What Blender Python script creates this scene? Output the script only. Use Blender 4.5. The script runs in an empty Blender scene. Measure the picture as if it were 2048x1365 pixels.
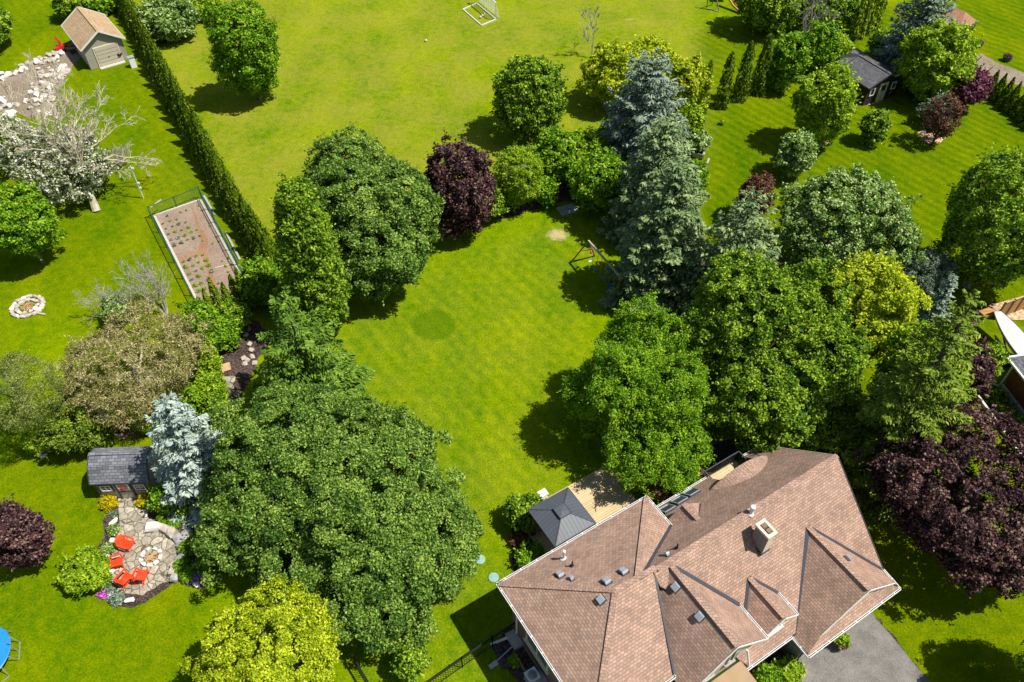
import bpy, bmesh, math, random
import numpy as np
from mathutils import Vector, Matrix
D = bpy.data
C = bpy.context.scene.collection
R_ = math.radians
# ------------------------------------------------------------------ camera, sky, sun, exposure
CAM_H = 42.0; FPX = 1593.0; PITCH = R_(47.0)
scn = bpy.context.scene
cam_d = D.cameras.new('camera'); cam = D.objects.new('camera', cam_d); C.objects.link(cam)
cam.location = (0, 0, CAM_H); cam.rotation_euler = (R_(90) - PITCH, 0, 0)
cam_d.sensor_width = 36.0; cam_d.lens = 36.0 * FPX / 2048.0
cam_d.clip_start = 0.5; cam_d.clip_end = 3000
scn.camera = cam
SUN_AZ = -10.0; SUN_EL = R_(61.0); SUN_DIR = Vector((math.cos(SUN_EL) * math.cos(R_(SUN_AZ)), math.cos(SUN_EL) * math.sin(R_(SUN_AZ)), math.sin(SUN_EL)))
w = D.worlds.new('World'); scn.world = w; w.use_nodes = True
nt = w.node_tree; bgn = nt.nodes['Background']; sky = nt.nodes.new('ShaderNodeTexSky')
sky.sky_type = 'NISHITA'; sky.sun_disc = False; sky.sun_elevation = SUN_EL
sky.sun_rotation = math.atan2(SUN_DIR.x, SUN_DIR.y)
nt.links.new(sky.outputs[0], bgn.inputs[0]); bgn.inputs[1].default_value = 0.068
sun_d = D.lights.new('sun', 'SUN'); sun = D.objects.new('sun', sun_d); C.objects.link(sun)
sun_d.energy = 4.6; sun_d.angle = R_(0.5); sun_d.color = (1.0, 0.955, 0.88)
sun.rotation_euler = SUN_DIR.to_track_quat('Z', 'Y').to_euler(); sun.location = (60, -10, 90)
scn.view_settings.view_transform = 'Standard'; scn.view_settings.look = 'None'
scn.view_settings.exposure = 0.55; scn.view_settings.gamma = 1.0

SP, CP = math.sin(PITCH), math.cos(PITCH)
def G(px, py, z=0.0):                         # photograph pixel -> point of the site at height z
    u = (px - 1024) / FPX; v = (py - 682.5) / FPX
    dz = -SP - v * CP; t = (z - CAM_H) / dz
    return Vector((u * t, (CP - v * SP) * t, z))
def depth(p):
    return p[1] * CP - (p[2] - CAM_H) * SP
def projy(p):
    y = p[1]; z = p[2] - CAM_H
    return 682.5 + FPX * (-(y * SP + z * CP)) / (y * CP - z * SP)
def height_at(base, topy):                    # height whose top shows on image row topy
    lo, hi = 0.0, 35.0
    for _ in range(40):
        m = (lo + hi) / 2
        if projy((base[0], base[1], m)) > topy: lo = m
        else: hi = m
    return lo

# ------------------------------------------------------------------ materials
MATS = {}
def newmat(name):
    m = D.materials.new(name); m.use_nodes = True; MATS[name] = m
    n = m.node_tree.nodes; return m, n, m.node_tree.links, n['Principled BSDF']
def plain(name, col, rough=0.6, metal=0.0, var=0.12, scale=6.0, bump=0.0, spec=0.35):
    m, n, l, p = newmat(name)
    tc = n.new('ShaderNodeTexCoord'); no = n.new('ShaderNodeTexNoise'); no.inputs['Scale'].default_value = scale
    no.inputs['Detail'].default_value = 6
    l.new(tc.outputs['Object'], no.inputs['Vector'])
    r = n.new('ShaderNodeValToRGB'); r.color_ramp.elements[0].position = .3; r.color_ramp.elements[1].position = .7
    r.color_ramp.elements[0].color = tuple(c * (1 - var) for c in col) + (1,)
    r.color_ramp.elements[1].color = tuple(min(1, c * (1 + var)) for c in col) + (1,)
    l.new(no.outputs['Fac'], r.inputs[0]); l.new(r.outputs[0], p.inputs['Base Color'])
    p.inputs['Roughness'].default_value = rough; p.inputs['Metallic'].default_value = metal
    p.inputs['Specular IOR Level'].default_value = spec
    if bump:
        b = n.new('ShaderNodeBump'); b.inputs['Strength'].default_value = bump; b.inputs['Distance'].default_value = .05
        l.new(no.outputs['Fac'], b.inputs['Height']); l.new(b.outputs[0], p.inputs['Normal'])
    return m
def brick(name, c1, c2, mortar, bw, rh, ms=.012, rough=.85, bump=.5, off=.5, blotch=.25, squash=1.0, mix3=None):
    """pattern laid in metres along the surface (UV): shingles, siding, boards, bricks"""
    m, n, l, p = newmat(name)
    uv = n.new('ShaderNodeTexCoord'); b = n.new('ShaderNodeTexBrick')
    b.offset = off; b.inputs['Scale'].default_value = 1.0
    b.inputs['Brick Width'].default_value = bw; b.inputs['Row Height'].default_value = rh
    b.inputs['Mortar Size'].default_value = ms; b.inputs['Mortar Smooth'].default_value = .3
    b.inputs['Bias'].default_value = 0.0
    b.inputs['Color1'].default_value = c1 + (1,); b.inputs['Color2'].default_value = c2 + (1,)
    b.inputs['Mortar'].default_value = mortar + (1,)
    l.new(uv.outputs['UV'], b.inputs['Vector'])
    no = n.new('ShaderNodeTexNoise'); no.inputs['Scale'].default_value = .8; no.inputs['Detail'].default_value = 8
    l.new(uv.outputs['UV'], no.inputs['Vector'])
    mr = n.new('ShaderNodeMapRange'); mr.inputs[1].default_value = .3; mr.inputs[2].default_value = .7
    mr.inputs[3].default_value = 1 - blotch; mr.inputs[4].default_value = 1 + blotch
    l.new(no.outputs['Fac'], mr.inputs[0])
    mx = n.new('ShaderNodeMix'); mx.data_type = 'RGBA'; mx.blend_type = 'MULTIPLY'; mx.inputs[0].default_value = 1
    l.new(b.outputs['Color'], mx.inputs[6])
    cmb = n.new('ShaderNodeCombineColor')
    for i in range(3): l.new(mr.outputs[0], cmb.inputs[i])
    l.new(cmb.outputs[0], mx.inputs[7])
    # fine grain
    fn = n.new('ShaderNodeTexNoise'); fn.inputs['Scale'].default_value = 22; fn.inputs['Detail'].default_value = 3
    l.new(uv.outputs['UV'], fn.inputs['Vector'])
    mr2 = n.new('ShaderNodeMapRange'); mr2.inputs[1].default_value = .3; mr2.inputs[2].default_value = .7
    mr2.inputs[3].default_value = .86; mr2.inputs[4].default_value = 1.14
    l.new(fn.outputs['Fac'], mr2.inputs[0])
    mx2 = n.new('ShaderNodeMix'); mx2.data_type = 'RGBA'; mx2.blend_type = 'MULTIPLY'; mx2.inputs[0].default_value = 1
    cm2 = n.new('ShaderNodeCombineColor')
    for i in range(3): l.new(mr2.outputs[0], cm2.inputs[i])
    l.new(mx.outputs[2], mx2.inputs[6]); l.new(cm2.outputs[0], mx2.inputs[7])
    l.new(mx2.outputs[2], p.inputs['Base Color'])
    p.inputs['Roughness'].default_value = rough; p.inputs['Specular IOR Level'].default_value = .25
    bp = n.new('ShaderNodeBump'); bp.inputs['Strength'].default_value = bump; bp.inputs['Distance'].default_value = .02
    bp.invert = True
    l.new(b.outputs['Fac'], bp.inputs['Height']); l.new(bp.outputs[0], p.inputs['Normal'])
    return m
def leafmat(name, cols, trans=.36, rough=.5):
    m, n, l, p = newmat(name)
    a = n.new('ShaderNodeAttribute'); a.attribute_name = 'tint'
    r = n.new('ShaderNodeValToRGB'); e = r.color_ramp.elements
    e[0].position = 0; e[0].color = cols[0] + (1,); e[1].position = 1; e[1].color = cols[-1] + (1,)
    for i, c in enumerate(cols[1:-1]):
        x = e.new((i + 1) / (len(cols) - 1)); x.color = c + (1,)
    l.new(a.outputs['Fac'], r.inputs[0]); l.new(r.outputs[0], p.inputs['Base Color'])
    p.inputs['Roughness'].default_value = rough + .1; p.inputs['Specular IOR Level'].default_value = .12
    t = n.new('ShaderNodeBsdfTranslucent'); l.new(r.outputs[0], t.inputs[0])
    mx = n.new('ShaderNodeMixShader'); mx.inputs[0].default_value = trans
    l.new(p.outputs[0], mx.inputs[1]); l.new(t.outputs[0], mx.inputs[2])
    l.new(mx.outputs[0], n['Material Output'].inputs[0])
    return m

# foliage palettes (dark, middle, light)
leafmat('maple_leaf', [(0.024, 0.072, 0.012), (0.155, 0.285, 0.032), (0.42, 0.55, 0.11)])
leafmat('deep_leaf', [(0.022, 0.07, 0.005), (0.17, 0.32, 0.013), (0.48, 0.62, 0.05)])
leafmat('fresh_leaf', [(0.035, 0.11, 0.004), (0.17, 0.36, 0.01), (0.42, 0.58, 0.035)])
leafmat('lime_leaf', [(0.08, 0.17, 0.005), (0.26, 0.43, 0.01), (0.55, 0.66, 0.05)])
leafmat('yellow_leaf', [(0.13, 0.2, 0.005), (0.4, 0.5, 0.01), (0.75, 0.8, 0.05)])
leafmat('gold_leaf', [(0.3, 0.26, 0.004), (0.5, 0.42, 0.006), (0.72, 0.6, 0.01)])
leafmat('purple_leaf', [(0.01, 0.005, 0.008), (0.045, 0.021, 0.027), (0.11, 0.044, 0.042), (0.26, 0.17, 0.13)], .15)
leafmat('wine_leaf', [(0.065, 0.016, 0.032), (0.156, 0.046, 0.078), (0.29, 0.117, 0.17)], .15)
leafmat('barberry_leaf', [(0.065, 0.023, 0.02), (0.14, 0.06, 0.04), (0.21, 0.13, 0.05)], .12)
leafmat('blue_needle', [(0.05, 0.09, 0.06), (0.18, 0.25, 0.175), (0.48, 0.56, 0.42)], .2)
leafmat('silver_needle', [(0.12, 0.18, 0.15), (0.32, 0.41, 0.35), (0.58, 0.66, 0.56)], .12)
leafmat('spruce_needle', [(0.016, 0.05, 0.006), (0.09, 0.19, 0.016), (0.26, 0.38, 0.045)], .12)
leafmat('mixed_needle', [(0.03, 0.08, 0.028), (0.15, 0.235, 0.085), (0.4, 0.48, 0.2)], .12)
leafmat('gold_needle', [(0.025, 0.06, 0.005), (0.13, 0.21, 0.012), (0.34, 0.42, 0.05)], .12)
leafmat('cedar_leaf', [(0.025, 0.06, 0.003), (0.1, 0.175, 0.004), (0.25, 0.33, 0.015)], .12)
leafmat('cedar_bright', [(0.05, 0.11, 0.003), (0.16, 0.24, 0.006), (0.32, 0.4, 0.015)], .12)
leafmat('pine_brown', [(0.1, 0.12, 0.02), (0.3, 0.27, 0.085), (0.62, 0.52, 0.28)], .15)
leafmat('pine_olive', [(0.05, 0.09, 0.012), (0.17, 0.23, 0.035), (0.42, 0.42, 0.12)], .15)
leafmat('olive_leaf', [(0.05, 0.09, 0.05), (0.14, 0.2, 0.12), (0.3, 0.36, 0.24)], .15)
leafmat('blossom', [(0.07, 0.12, 0.02), (0.26, 0.3, 0.13), (0.85, 0.8, 0.7)], .15)
leafmat('pale_green', [(0.05, 0.12, 0.012), (0.19, 0.32, 0.05), (0.55, 0.64, 0.28)], .2)
leafmat('violet_flower', [(.16, .08, .30), (.28, .16, .45), (.45, .30, .6)], .2)
leafmat('magenta_flower', [(.45, .06, .40), (.62, .12, .55), (.75, .25, .68)], .2)
plain('bark', (.16, .115, .075), .9, bump=.6, scale=9)
plain('dark_bark', (.07, .05, .04), .9, bump=.6, scale=9)
plain('dead_wood', (.48, .42, .31), .9, var=.3, scale=2.0, bump=.4)
plain('pale_twig', (.33, .31, .26), .9, var=.2)
plain('grey_twig', (.22, .19, .19), .9, var=.2)
plain('purple_twig', (.12, .07, .08), .9, var=.2)

def seg_ground():
    m, n, l, p = newmat('grass')
    tc = n.new('ShaderNodeTexCoord')
    def noise(s, d=6, ro=.55, vec=None):
        x = n.new('ShaderNodeTexNoise'); x.inputs['Scale'].default_value = s; x.inputs['Detail'].default_value = d
        x.inputs['Roughness'].default_value = ro; l.new(vec or tc.outputs['Object'], x.inputs['Vector']); return x.outputs['Fac']
    def mr(v, a, b, c=0., d=1.):
        x = n.new('ShaderNodeMapRange'); x.inputs[1].default_value = a; x.inputs[2].default_value = b
        x.inputs[3].default_value = c; x.inputs[4].default_value = d; l.new(v, x.inputs[0]); return x.outputs[0]
    def mix(f, a, b, blend='MIX'):
        x = n.new('ShaderNodeMix'); x.data_type = 'RGBA'; x.blend_type = blend
        if isinstance(f, float): x.inputs[0].default_value = f
        else: l.new(f, x.inputs[0])
        for s, v in ((6, a), (7, b)):
            if isinstance(v, tuple): x.inputs[s].default_value = v + (1,)
            else: l.new(v, x.inputs[s])
        return x.outputs[2]
    def math_(op, a, b):
        x = n.new('ShaderNodeMath'); x.operation = op
        for i, v in enumerate((a, b)):
            if isinstance(v, (int, float)): x.inputs[i].default_value = v
            else: l.new(v, x.inputs[i])
        return x.outputs[0]
    def attr(a):
        x = n.new('ShaderNodeAttribute'); x.attribute_name = a; return x.outputs['Fac']
    # lush green <-> yellow green patches, stretched a little along the mowing direction
    mp = n.new('ShaderNodeMapping'); mp.inputs['Rotation'].default_value = (0, 0, R_(25)); mp.inputs['Scale'].default_value = (1, .45, 1)
    l.new(tc.outputs['Object'], mp.inputs[0])
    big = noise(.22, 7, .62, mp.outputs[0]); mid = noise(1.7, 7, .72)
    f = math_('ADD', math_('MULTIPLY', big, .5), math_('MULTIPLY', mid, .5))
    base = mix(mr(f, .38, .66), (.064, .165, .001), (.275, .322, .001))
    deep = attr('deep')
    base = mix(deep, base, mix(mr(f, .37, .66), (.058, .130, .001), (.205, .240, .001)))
    # dry: straw tinted
    dry = attr('dry')
    dn = math_('MULTIPLY', dry, mr(math_('ADD', math_('MULTIPLY', noise(1.5, 8, .75), .6), math_('MULTIPLY', noise(.25, 4), .4)), .40, .58))
    base = mix(dn, base, (.285, .26, .035))
    bare = mr(math_('ADD', attr('bare'), math_('MULTIPLY', noise(2.2, 8, .75), .6)), .72, .95)
    base = mix(bare, base, (.50, .40, .20))
    # mowing stripes
    mp2 = n.new('ShaderNodeMapping'); mp2.inputs['Rotation'].default_value = (0, 0, R_(-38)); l.new(tc.outputs['Object'], mp2.inputs[0])
    wv = n.new('ShaderNodeTexWave'); wv.inputs['Scale'].default_value = .30; wv.inputs['Distortion'].default_value = 3.5
    wv.inputs['Detail'].default_value = 3; wv.inputs['Detail Scale'].default_value = .6
    l.new(mp2.outputs[0], wv.inputs['Vector'])
    st = math_('MULTIPLY', attr('stripe'), mr(wv.outputs['Fac'], .3, .7))
    base = mix(st, base, mix(1.0, base, (.72, .82, .82), 'MULTIPLY'))
    # worn lawn circle of darker grass
    rd = n.new('ShaderNodeVectorMath'); rd.operation = 'DISTANCE'; rc_ = G(868, 650); rd.inputs[1].default_value = (rc_.x, rc_.y, 0)
    l.new(tc.outputs['Object'], rd.inputs[0]); rr_ = math_('ADD', rd.outputs['Value'], math_('MULTIPLY', noise(1.2, 5, .7), .5))
    base = mix(mr(rr_, 1.65, 2.0, .62, 0.), base, (.058, .135, .001))
    # blades: fine grain
    fine = mr(math_('ADD', math_('MULTIPLY', noise(9, 3, .7), .55), math_('MULTIPLY', noise(26, 2, .7), .45)), .32, .68, .42, 1.50)
    cc = n.new('ShaderNodeCombineColor')
    for i in range(3): l.new(fine, cc.inputs[i])
    base = mix(1.0, base, cc.outputs[0], 'MULTIPLY')
    l.new(base, p.inputs['Base Color'])
    p.inputs['Roughness'].default_value = 1; p.inputs['Specular IOR Level'].default_value = .01
    b = n.new('ShaderNodeBump'); b.inputs['Strength'].default_value = .8; b.inputs['Distance'].default_value = .12
    l.new(noise(7, 5, .75), b.inputs['Height']); l.new(b.outputs[0], p.inputs['Normal'])
seg_ground()

def speckle(name, cols, scale, rough=.95, bump=.7, big=.5, dist=.05, lo=.25, hi=.78):
    """coarse granular ground: mulch, soil, gravel, asphalt"""
    m, n, l, p = newmat(name)
    tc = n.new('ShaderNodeTexCoord'); v = n.new('ShaderNodeTexVoronoi'); v.inputs['Scale'].default_value = scale
    l.new(tc.outputs['Object'], v.inputs['Vector'])
    sep = n.new('ShaderNodeSeparateColor'); l.new(v.outputs['Color'], sep.inputs[0])
    no = n.new('ShaderNodeTexNoise'); no.inputs['Scale'].default_value = big; no.inputs['Detail'].default_value = 7
    l.new(tc.outputs['Object'], no.inputs['Vector'])
    ad = n.new('ShaderNodeMath'); ad.operation = 'ADD'
    m1 = n.new('ShaderNodeMath'); m1.operation = 'MULTIPLY'; m1.inputs[1].default_value = .45; l.new(sep.outputs[0], m1.inputs[0])
    m2 = n.new('ShaderNodeMath'); m2.operation = 'MULTIPLY'; m2.inputs[1].default_value = .55; l.new(no.outputs['Fac'], m2.inputs[0])
    l.new(m1.outputs[0], ad.inputs[0]); l.new(m2.outputs[0], ad.inputs[1])
    r = n.new('ShaderNodeValToRGB'); e = r.color_ramp.elements
    e[0].position = lo; e[0].color = cols[0] + (1,); e[1].position = hi; e[1].color = cols[-1] + (1,)
    for i, c in enumerate(cols[1:-1]):
        x = e.new(lo + (hi - lo) * (i + 1) / (len(cols) - 1)); x.color = c + (1,)
    l.new(ad.outputs[0], r.inputs[0]); l.new(r.outputs[0], p.inputs['Base Color'])
    p.inputs['Roughness'].default_value = rough; p.inputs['Specular IOR Level'].default_value = .2
    b = n.new('ShaderNodeBump'); b.inputs['Strength'].default_value = bump; b.inputs['Distance'].default_value = dist
    l.new(sep.outputs[0], b.inputs['Height']); l.new(b.outputs[0], p.inputs['Normal'])
    return m
speckle('mulch', [(.02, .013, .012), (.06, .04, .035), (.15, .11, .09)], 14)
speckle('wood_chip', [(.25, .13, .07), (.50, .33, .19), (.70, .52, .33)], 9)
speckle('soil', [(.17, .12, .085), (.27, .195, .145), (.36, .275, .21)], 22, bump=.4)
speckle('soil_path', [(.20, .10, .05), (.29, .155, .085), (.37, .22, .13)], 22, bump=.4)
speckle('gravel', [(.13, .10, .06), (.24, .19, .13), (.38, .32, .25)], 18)
speckle('asphalt', [(.09, .085, .08), (.17, .16, .145), (.27, .25, .22)], 70, bump=.15, big=1.1, dist=.01, lo=.32, hi=.68)
speckle('ash', [(.12, .05, .015), (.30, .15, .05), (.48, .30, .13)], 10)
def flagstone(name, scale=1.35):
    m, n, l, p = newmat(name)
    tc = n.new('ShaderNodeTexCoord')
    nz = n.new('ShaderNodeTexNoise'); nz.inputs['Scale'].default_value = 2.2; l.new(tc.outputs['Object'], nz.inputs['Vector'])
    ad = n.new('ShaderNodeMix'); ad.data_type = 'VECTOR'; ad.inputs[0].default_value = .16
    l.new(tc.outputs['Object'], ad.inputs[4]); l.new(nz.outputs['Color'], ad.inputs[5])
    v = n.new('ShaderNodeTexVoronoi'); v.inputs['Scale'].default_value = scale; l.new(ad.outputs[1], v.inputs['Vector'])
    e = n.new('ShaderNodeTexVoronoi'); e.feature = 'DISTANCE_TO_EDGE'; e.inputs['Scale'].default_value = scale; l.new(ad.outputs[1], e.inputs['Vector'])
    sep = n.new('ShaderNodeSeparateColor'); l.new(v.outputs['Color'], sep.inputs[0])
    r = n.new('ShaderNodeValToRGB'); r.color_ramp.elements[0].color = (.26, .225, .17, 1); r.color_ramp.elements[1].color = (.46, .41, .32, 1)
    l.new(sep.outputs[0], r.inputs[0])
    n2 = n.new('ShaderNodeTexNoise'); n2.inputs['Scale'].default_value = 5; n2.inputs['Detail'].default_value = 8; l.new(tc.outputs['Object'], n2.inputs['Vector'])
    r2 = n.new('ShaderNodeValToRGB'); r2.color_ramp.elements[0].position = .3; r2.color_ramp.elements[0].color = (.62, .62, .62, 1)
    r2.color_ramp.elements[1].position = .7; r2.color_ramp.elements[1].color = (1.25, 1.25, 1.22, 1); l.new(n2.outputs['Fac'], r2.inputs[0])
    mu = n.new('ShaderNodeMix'); mu.data_type = 'RGBA'; mu.blend_type = 'MULTIPLY'; mu.inputs[0].default_value = 1
    l.new(r.outputs[0], mu.inputs[6]); l.new(r2.outputs[0], mu.inputs[7])
    ed = n.new('ShaderNodeMapRange'); ed.inputs[1].default_value = .018; ed.inputs[2].default_value = .05; l.new(e.outputs['Distance'], ed.inputs[0])
    mj = n.new('ShaderNodeMix'); mj.data_type = 'RGBA'; mj.inputs[6].default_value = (.10, .08, .045, 1)
    l.new(ed.outputs[0], mj.inputs[0]); l.new(mu.outputs[2], mj.inputs[7]); l.new(mj.outputs[2], p.inputs['Base Color'])
    b = n.new('ShaderNodeBump'); b.inputs['Strength'].default_value = .7; b.inputs['Distance'].default_value = .03
    l.new(ed.outputs[0], b.inputs['Height']); l.new(b.outputs[0], p.inputs['Normal'])
    p.inputs['Roughness'].default_value = .85
flagstone('flagstone', 2.5)
brick('shingle', (.42, .27, .195), (.285, .19, .142), (.10, .065, .05), .21, .14, .009, blotch=.16)  # dark course lines: shadow of the shingle edges painted in, besides the bump
brick('tan_shingle', (.50, .35, .20), (.38, .26, .15), (.2, .13, .08), .30, .16, .012, blotch=.1)
brick('salmon_shingle', (.42, .20, .13), (.33, .17, .11), (.2, .11, .08), .34, .20, .01, blotch=.12)
brick('grey_shingle', (.21, .22, .235), (.115, .12, .135), (.04, .04, .05), .34, .19, .014, blotch=.12)
brick('dark_shingle', (.135, .135, .14), (.085, .085, .09), (.03, .03, .035), .34, .20, .012, blotch=.15)
brick('taupe_siding', (.38, .34, .28), (.36, .32, .26), (.16, .14, .12), 60., .15, .012, blotch=.05)
brick('cream_siding', (.50, .45, .34), (.47, .42, .32), (.38, .34, .26), 60., 2.9, .006, blotch=.05)
brick('dark_siding', (.042, .026, .022), (.035, .022, .02), (.012, .01, .01), 60., .16, .014, blotch=.1)
brick('white_siding', (.52, .50, .46), (.5, .48, .44), (.3, .3, .28), .22, 60., .01, blotch=.08)
brick('chimney_siding', (.24, .23, .22), (.2, .19, .18), (.09, .08, .08), .5, .16, .014, blotch=.1)
brick('brick_wall', (.27, .14, .115), (.20, .105, .09), (.24, .19, .17), .24, .085, .012, blotch=.12)
brick('red_brick', (.30, .085, .035), (.19, .05, .02), (.20, .13, .09), .24, .085, .012, blotch=.12)
brick('stone_wall', (.58, .52, .42), (.42, .37, .30), (.30, .27, .22), .55, .22, .02, blotch=.12)
brick('deck_board', (.60, .47, .27), (.50, .385, .21), (.12, .08, .04), 4.2, .145, .008, blotch=.10)
brick('deck_side', (.33, .26, .15), (.27, .21, .12), (.09, .06, .03), 4.2, .145, .008, blotch=.2)
brick('warm_board', (.50, .27, .09), (.40, .20, .06), (.10, .05, .02), 4.0, .16, .012, blotch=.15)
brick('metal_roof', (.085, .095, .115), (.078, .088, .105), (.025, .028, .035), .22, 60., .008, rough=.45, blotch=.04)
plain('white_trim', (.72, .71, .68), .5, var=.04)
plain('cream_trim', (.66, .58, .42), .6, var=.08)
plain('slate_trim', (.05, .055, .065), .5, var=.08)
plain('flashing', (.045, .05, .062), .45, var=.1)
plain('vent_grey', (.40, .42, .45), .35, .3, var=.08)
plain('white_metal', (.70, .72, .74), .35, .2, var=.04)
plain('galvanised', (.45, .47, .48), .4, .6, var=.1)
plain('black_metal', (.02, .021, .024), .4, .3, var=.1)
plain('green_fence', (.025, .10, .075), .5, var=.1)
plain('glass', (.025, .045, .04), .08, var=.2, spec=.8)
plain('green_glass', (.20, .34, .24), .35, var=.2, spec=.8)
plain('orange_wood', (.78, .060, .012), .5, var=.12)
plain('weathered_wood', (.22, .155, .10), .85, var=.25, scale=3)
plain('grey_wood', (.34, .32, .29), .85, var=.2, scale=3)
plain('new_wood', (.45, .31, .16), .8, var=.2, scale=3)
plain('brown_wicker', (.26, .13, .06), .8, var=.3, scale=20)
plain('limestone', (.42, .37, .30), .9, var=.32, scale=2.2, bump=.5)
plain('white_stone', (.66, .62, .54), .9, var=.2, scale=3, bump=.5)
plain('grey_stone', (.33, .33, .32), .9, var=.3, scale=2.5, bump=.5)
plain('concrete', (.46, .43, .37), .9, var=.15, bump=.3)
plain('tan_roof', (.33, .225, .13), .9, var=.08, scale=1.5)
plain('lid_green', (.22, .38, .32), .55, var=.1, scale=4)
plain('red_paint', (.55, .015, .02), .35, var=.1)
plain('black_rubber', (.018, .018, .02), .8, var=.1)
plain('blue_vinyl', (.02, .22, .58), .4, var=.06)
plain('blue_plastic', (.03, .18, .45), .4, var=.06)
plain('white_plastic', (.78, .78, .76), .4, var=.04)
plain('boat_cover', (.56, .545, .53), .6, var=.05, scale=1)
plain('boat_hull', (.35, .42, .48), .3, var=.05)
plain('yellow_plastic', (.6, .42, .03), .5)
plain('brown_slide', (.45, .22, .06), .4, var=.06)
plain('star_red', (.35, .06, .04), .5)
plain('flower_red', (.5, .04, .06), .6)

# ------------------------------------------------------------------ mesh building
class MB:
    def __init__(s): s.v = []; s.f = []; s.m = []; s.mats = []; s.uv = []
    def mi(s, m):
        if m not in s.mats: s.mats.append(m)
        return s.mats.index(m)
    def poly(s, pts, m, u=None):
        """flat polygon; UV in metres, u along the level direction of the face (or along u)"""
        P = [Vector(p) for p in pts]; i0 = len(s.v); s.v += [tuple(p) for p in P]
        s.f.append(tuple(range(i0, i0 + len(P)))); s.m.append(s.mi(m))
        n = Vector((0, 0, 0))
        for i in range(len(P)): n += P[i].cross(P[(i + 1) % len(P)])
        n = n.normalized() if n.length > 1e-9 else Vector((0, 0, 1))
        if u is not None: U = Vector(u).normalized()
        else:
            U = Vector((0, 0, 1)).cross(n)
            U = U.normalized() if U.length > .02 else Vector((1, 0, 0))
        W = n.cross(U)
        s.uv.append([(p.dot(U), p.dot(W)) for p in P])
    def box(s, c, sx, sy, sz, m, ux=(1, 0, 0), uy=None, uz=(0, 0, 1), taper=1.0, u=None):
        """box centred on c; ux, uy, uz its axes; taper scales the top"""
        c = Vector(c); ux = Vector(ux).normalized(); uz = Vector(uz).normalized()
        uy = Vector(uy).normalized() if uy is not None else uz.cross(ux).normalized()
        q = {}
        for k in (-1, 1):
            t = taper if k == 1 else 1
            for i in (-1, 1):
                for j in (-1, 1):
                    q[i, j, k] = c + ux * (i * sx / 2 * t) + uy * (j * sy / 2 * t) + uz * (k * sz / 2)
        F = [((-1,-1,1),(1,-1,1),(1,1,1),(-1,1,1)), ((-1,1,-1),(1,1,-1),(1,-1,-1),(-1,-1,-1)),
             ((-1,-1,-1),(1,-1,-1),(1,-1,1),(-1,-1,1)), ((1,1,-1),(-1,1,-1),(-1,1,1),(1,1,1)),
             ((1,-1,-1),(1,1,-1),(1,1,1),(1,-1,1)), ((-1,1,-1),(-1,-1,-1),(-1,-1,1),(-1,1,1))]
        for f in F: s.poly([q[k] for k in f], m, u)
    def bar(s, p, q, wd, ht, m, up=(0, 0, 1)):
        p = Vector(p); q = Vector(q); d = (q - p); L = d.length
        if L < 1e-6: return
        d.normalize(); up = Vector(up)
        if abs(d.dot(up)) > .98: up = Vector((1, 0, 0))
        side = d.cross(up).normalized(); u2 = side.cross(d)
        s.box((p + q) / 2, L, wd, ht, m, ux=d, uy=side, uz=u2)
    def tube(s, pts, rad, m, n=8, cap=True):
        P = [Vector(p) for p in pts]
        if not hasattr(rad, '__len__'): rad = [rad] * len(P)
        rings = []
        for i, p in enumerate(P):
            d = (P[min(i + 1, len(P) - 1)] - P[max(i - 1, 0)]).normalized()
            a = d.cross(Vector((0, 0, 1)))
            if a.length < .1: a = d.cross(Vector((1, 0, 0)))
            a.normalize(); b = d.cross(a)
            i0 = len(s.v)
            for k in range(n):
                t = 2 * math.pi * k / n
                s.v.append(tuple(p + (a * math.cos(t) + b * math.sin(t)) * rad[i]))
            rings.append(i0)
        k_ = s.mi(m)
        for r0, r1 in zip(rings[:-1], rings[1:]):
            for k in range(n):
                k2 = (k + 1) % n
                s.f.append((r0 + k, r0 + k2, r1 + k2, r1 + k)); s.m.append(k_); s.uv.append([(0, 0)] * 4)
        if cap:
            s.f.append(tuple(rings[0] + k for k in range(n))[::-1]); s.m.append(k_); s.uv.append([(0, 0)] * n)
            s.f.append(tuple(rings[-1] + k for k in range(n))); s.m.append(k_); s.uv.append([(0, 0)] * n)
    def lathe(s, c, prof, m, n=24):
        c = Vector(c); s_ = len(s.v)
        for r, z in prof:
            for k in range(n):
                t = 2 * math.pi * k / n; s.v.append((c.x + r * math.cos(t), c.y + r * math.sin(t), c.z + z))
        k_ = s.mi(m)
        for i in range(len(prof) - 1):
            for k in range(n):
                k2 = (k + 1) % n
                s.f.append((s_ + i*n + k, s_ + i*n + k2, s_ + (i+1)*n + k2, s_ + (i+1)*n + k)); s.m.append(k_); s.uv.append([(0, 0)] * 4)
        for off, rev in ((0, True), ((len(prof) - 1) * n, False)):
            f = [s_ + off + k for k in range(n)]
            s.f.append(tuple(f[::-1] if rev else f)); s.m.append(k_); s.uv.append([(0, 0)] * n)
    def hull(s, pts, m):
        bm = bmesh.new()
        for p in pts: bm.verts.new(p)
        r = bmesh.ops.convex_hull(bm, input=bm.verts)
        for v in [v for v in bm.verts if not v.link_faces]: bm.verts.remove(v)
        bm.verts.index_update(); i0 = len(s.v); k_ = s.mi(m)
        s.v += [tuple(v.co) for v in bm.verts]
        for f in bm.faces:
            s.f.append(tuple(i0 + v.index for v in f.verts)); s.m.append(k_); s.uv.append([(0, 0)] * len(f.verts))
        bm.free()
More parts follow.
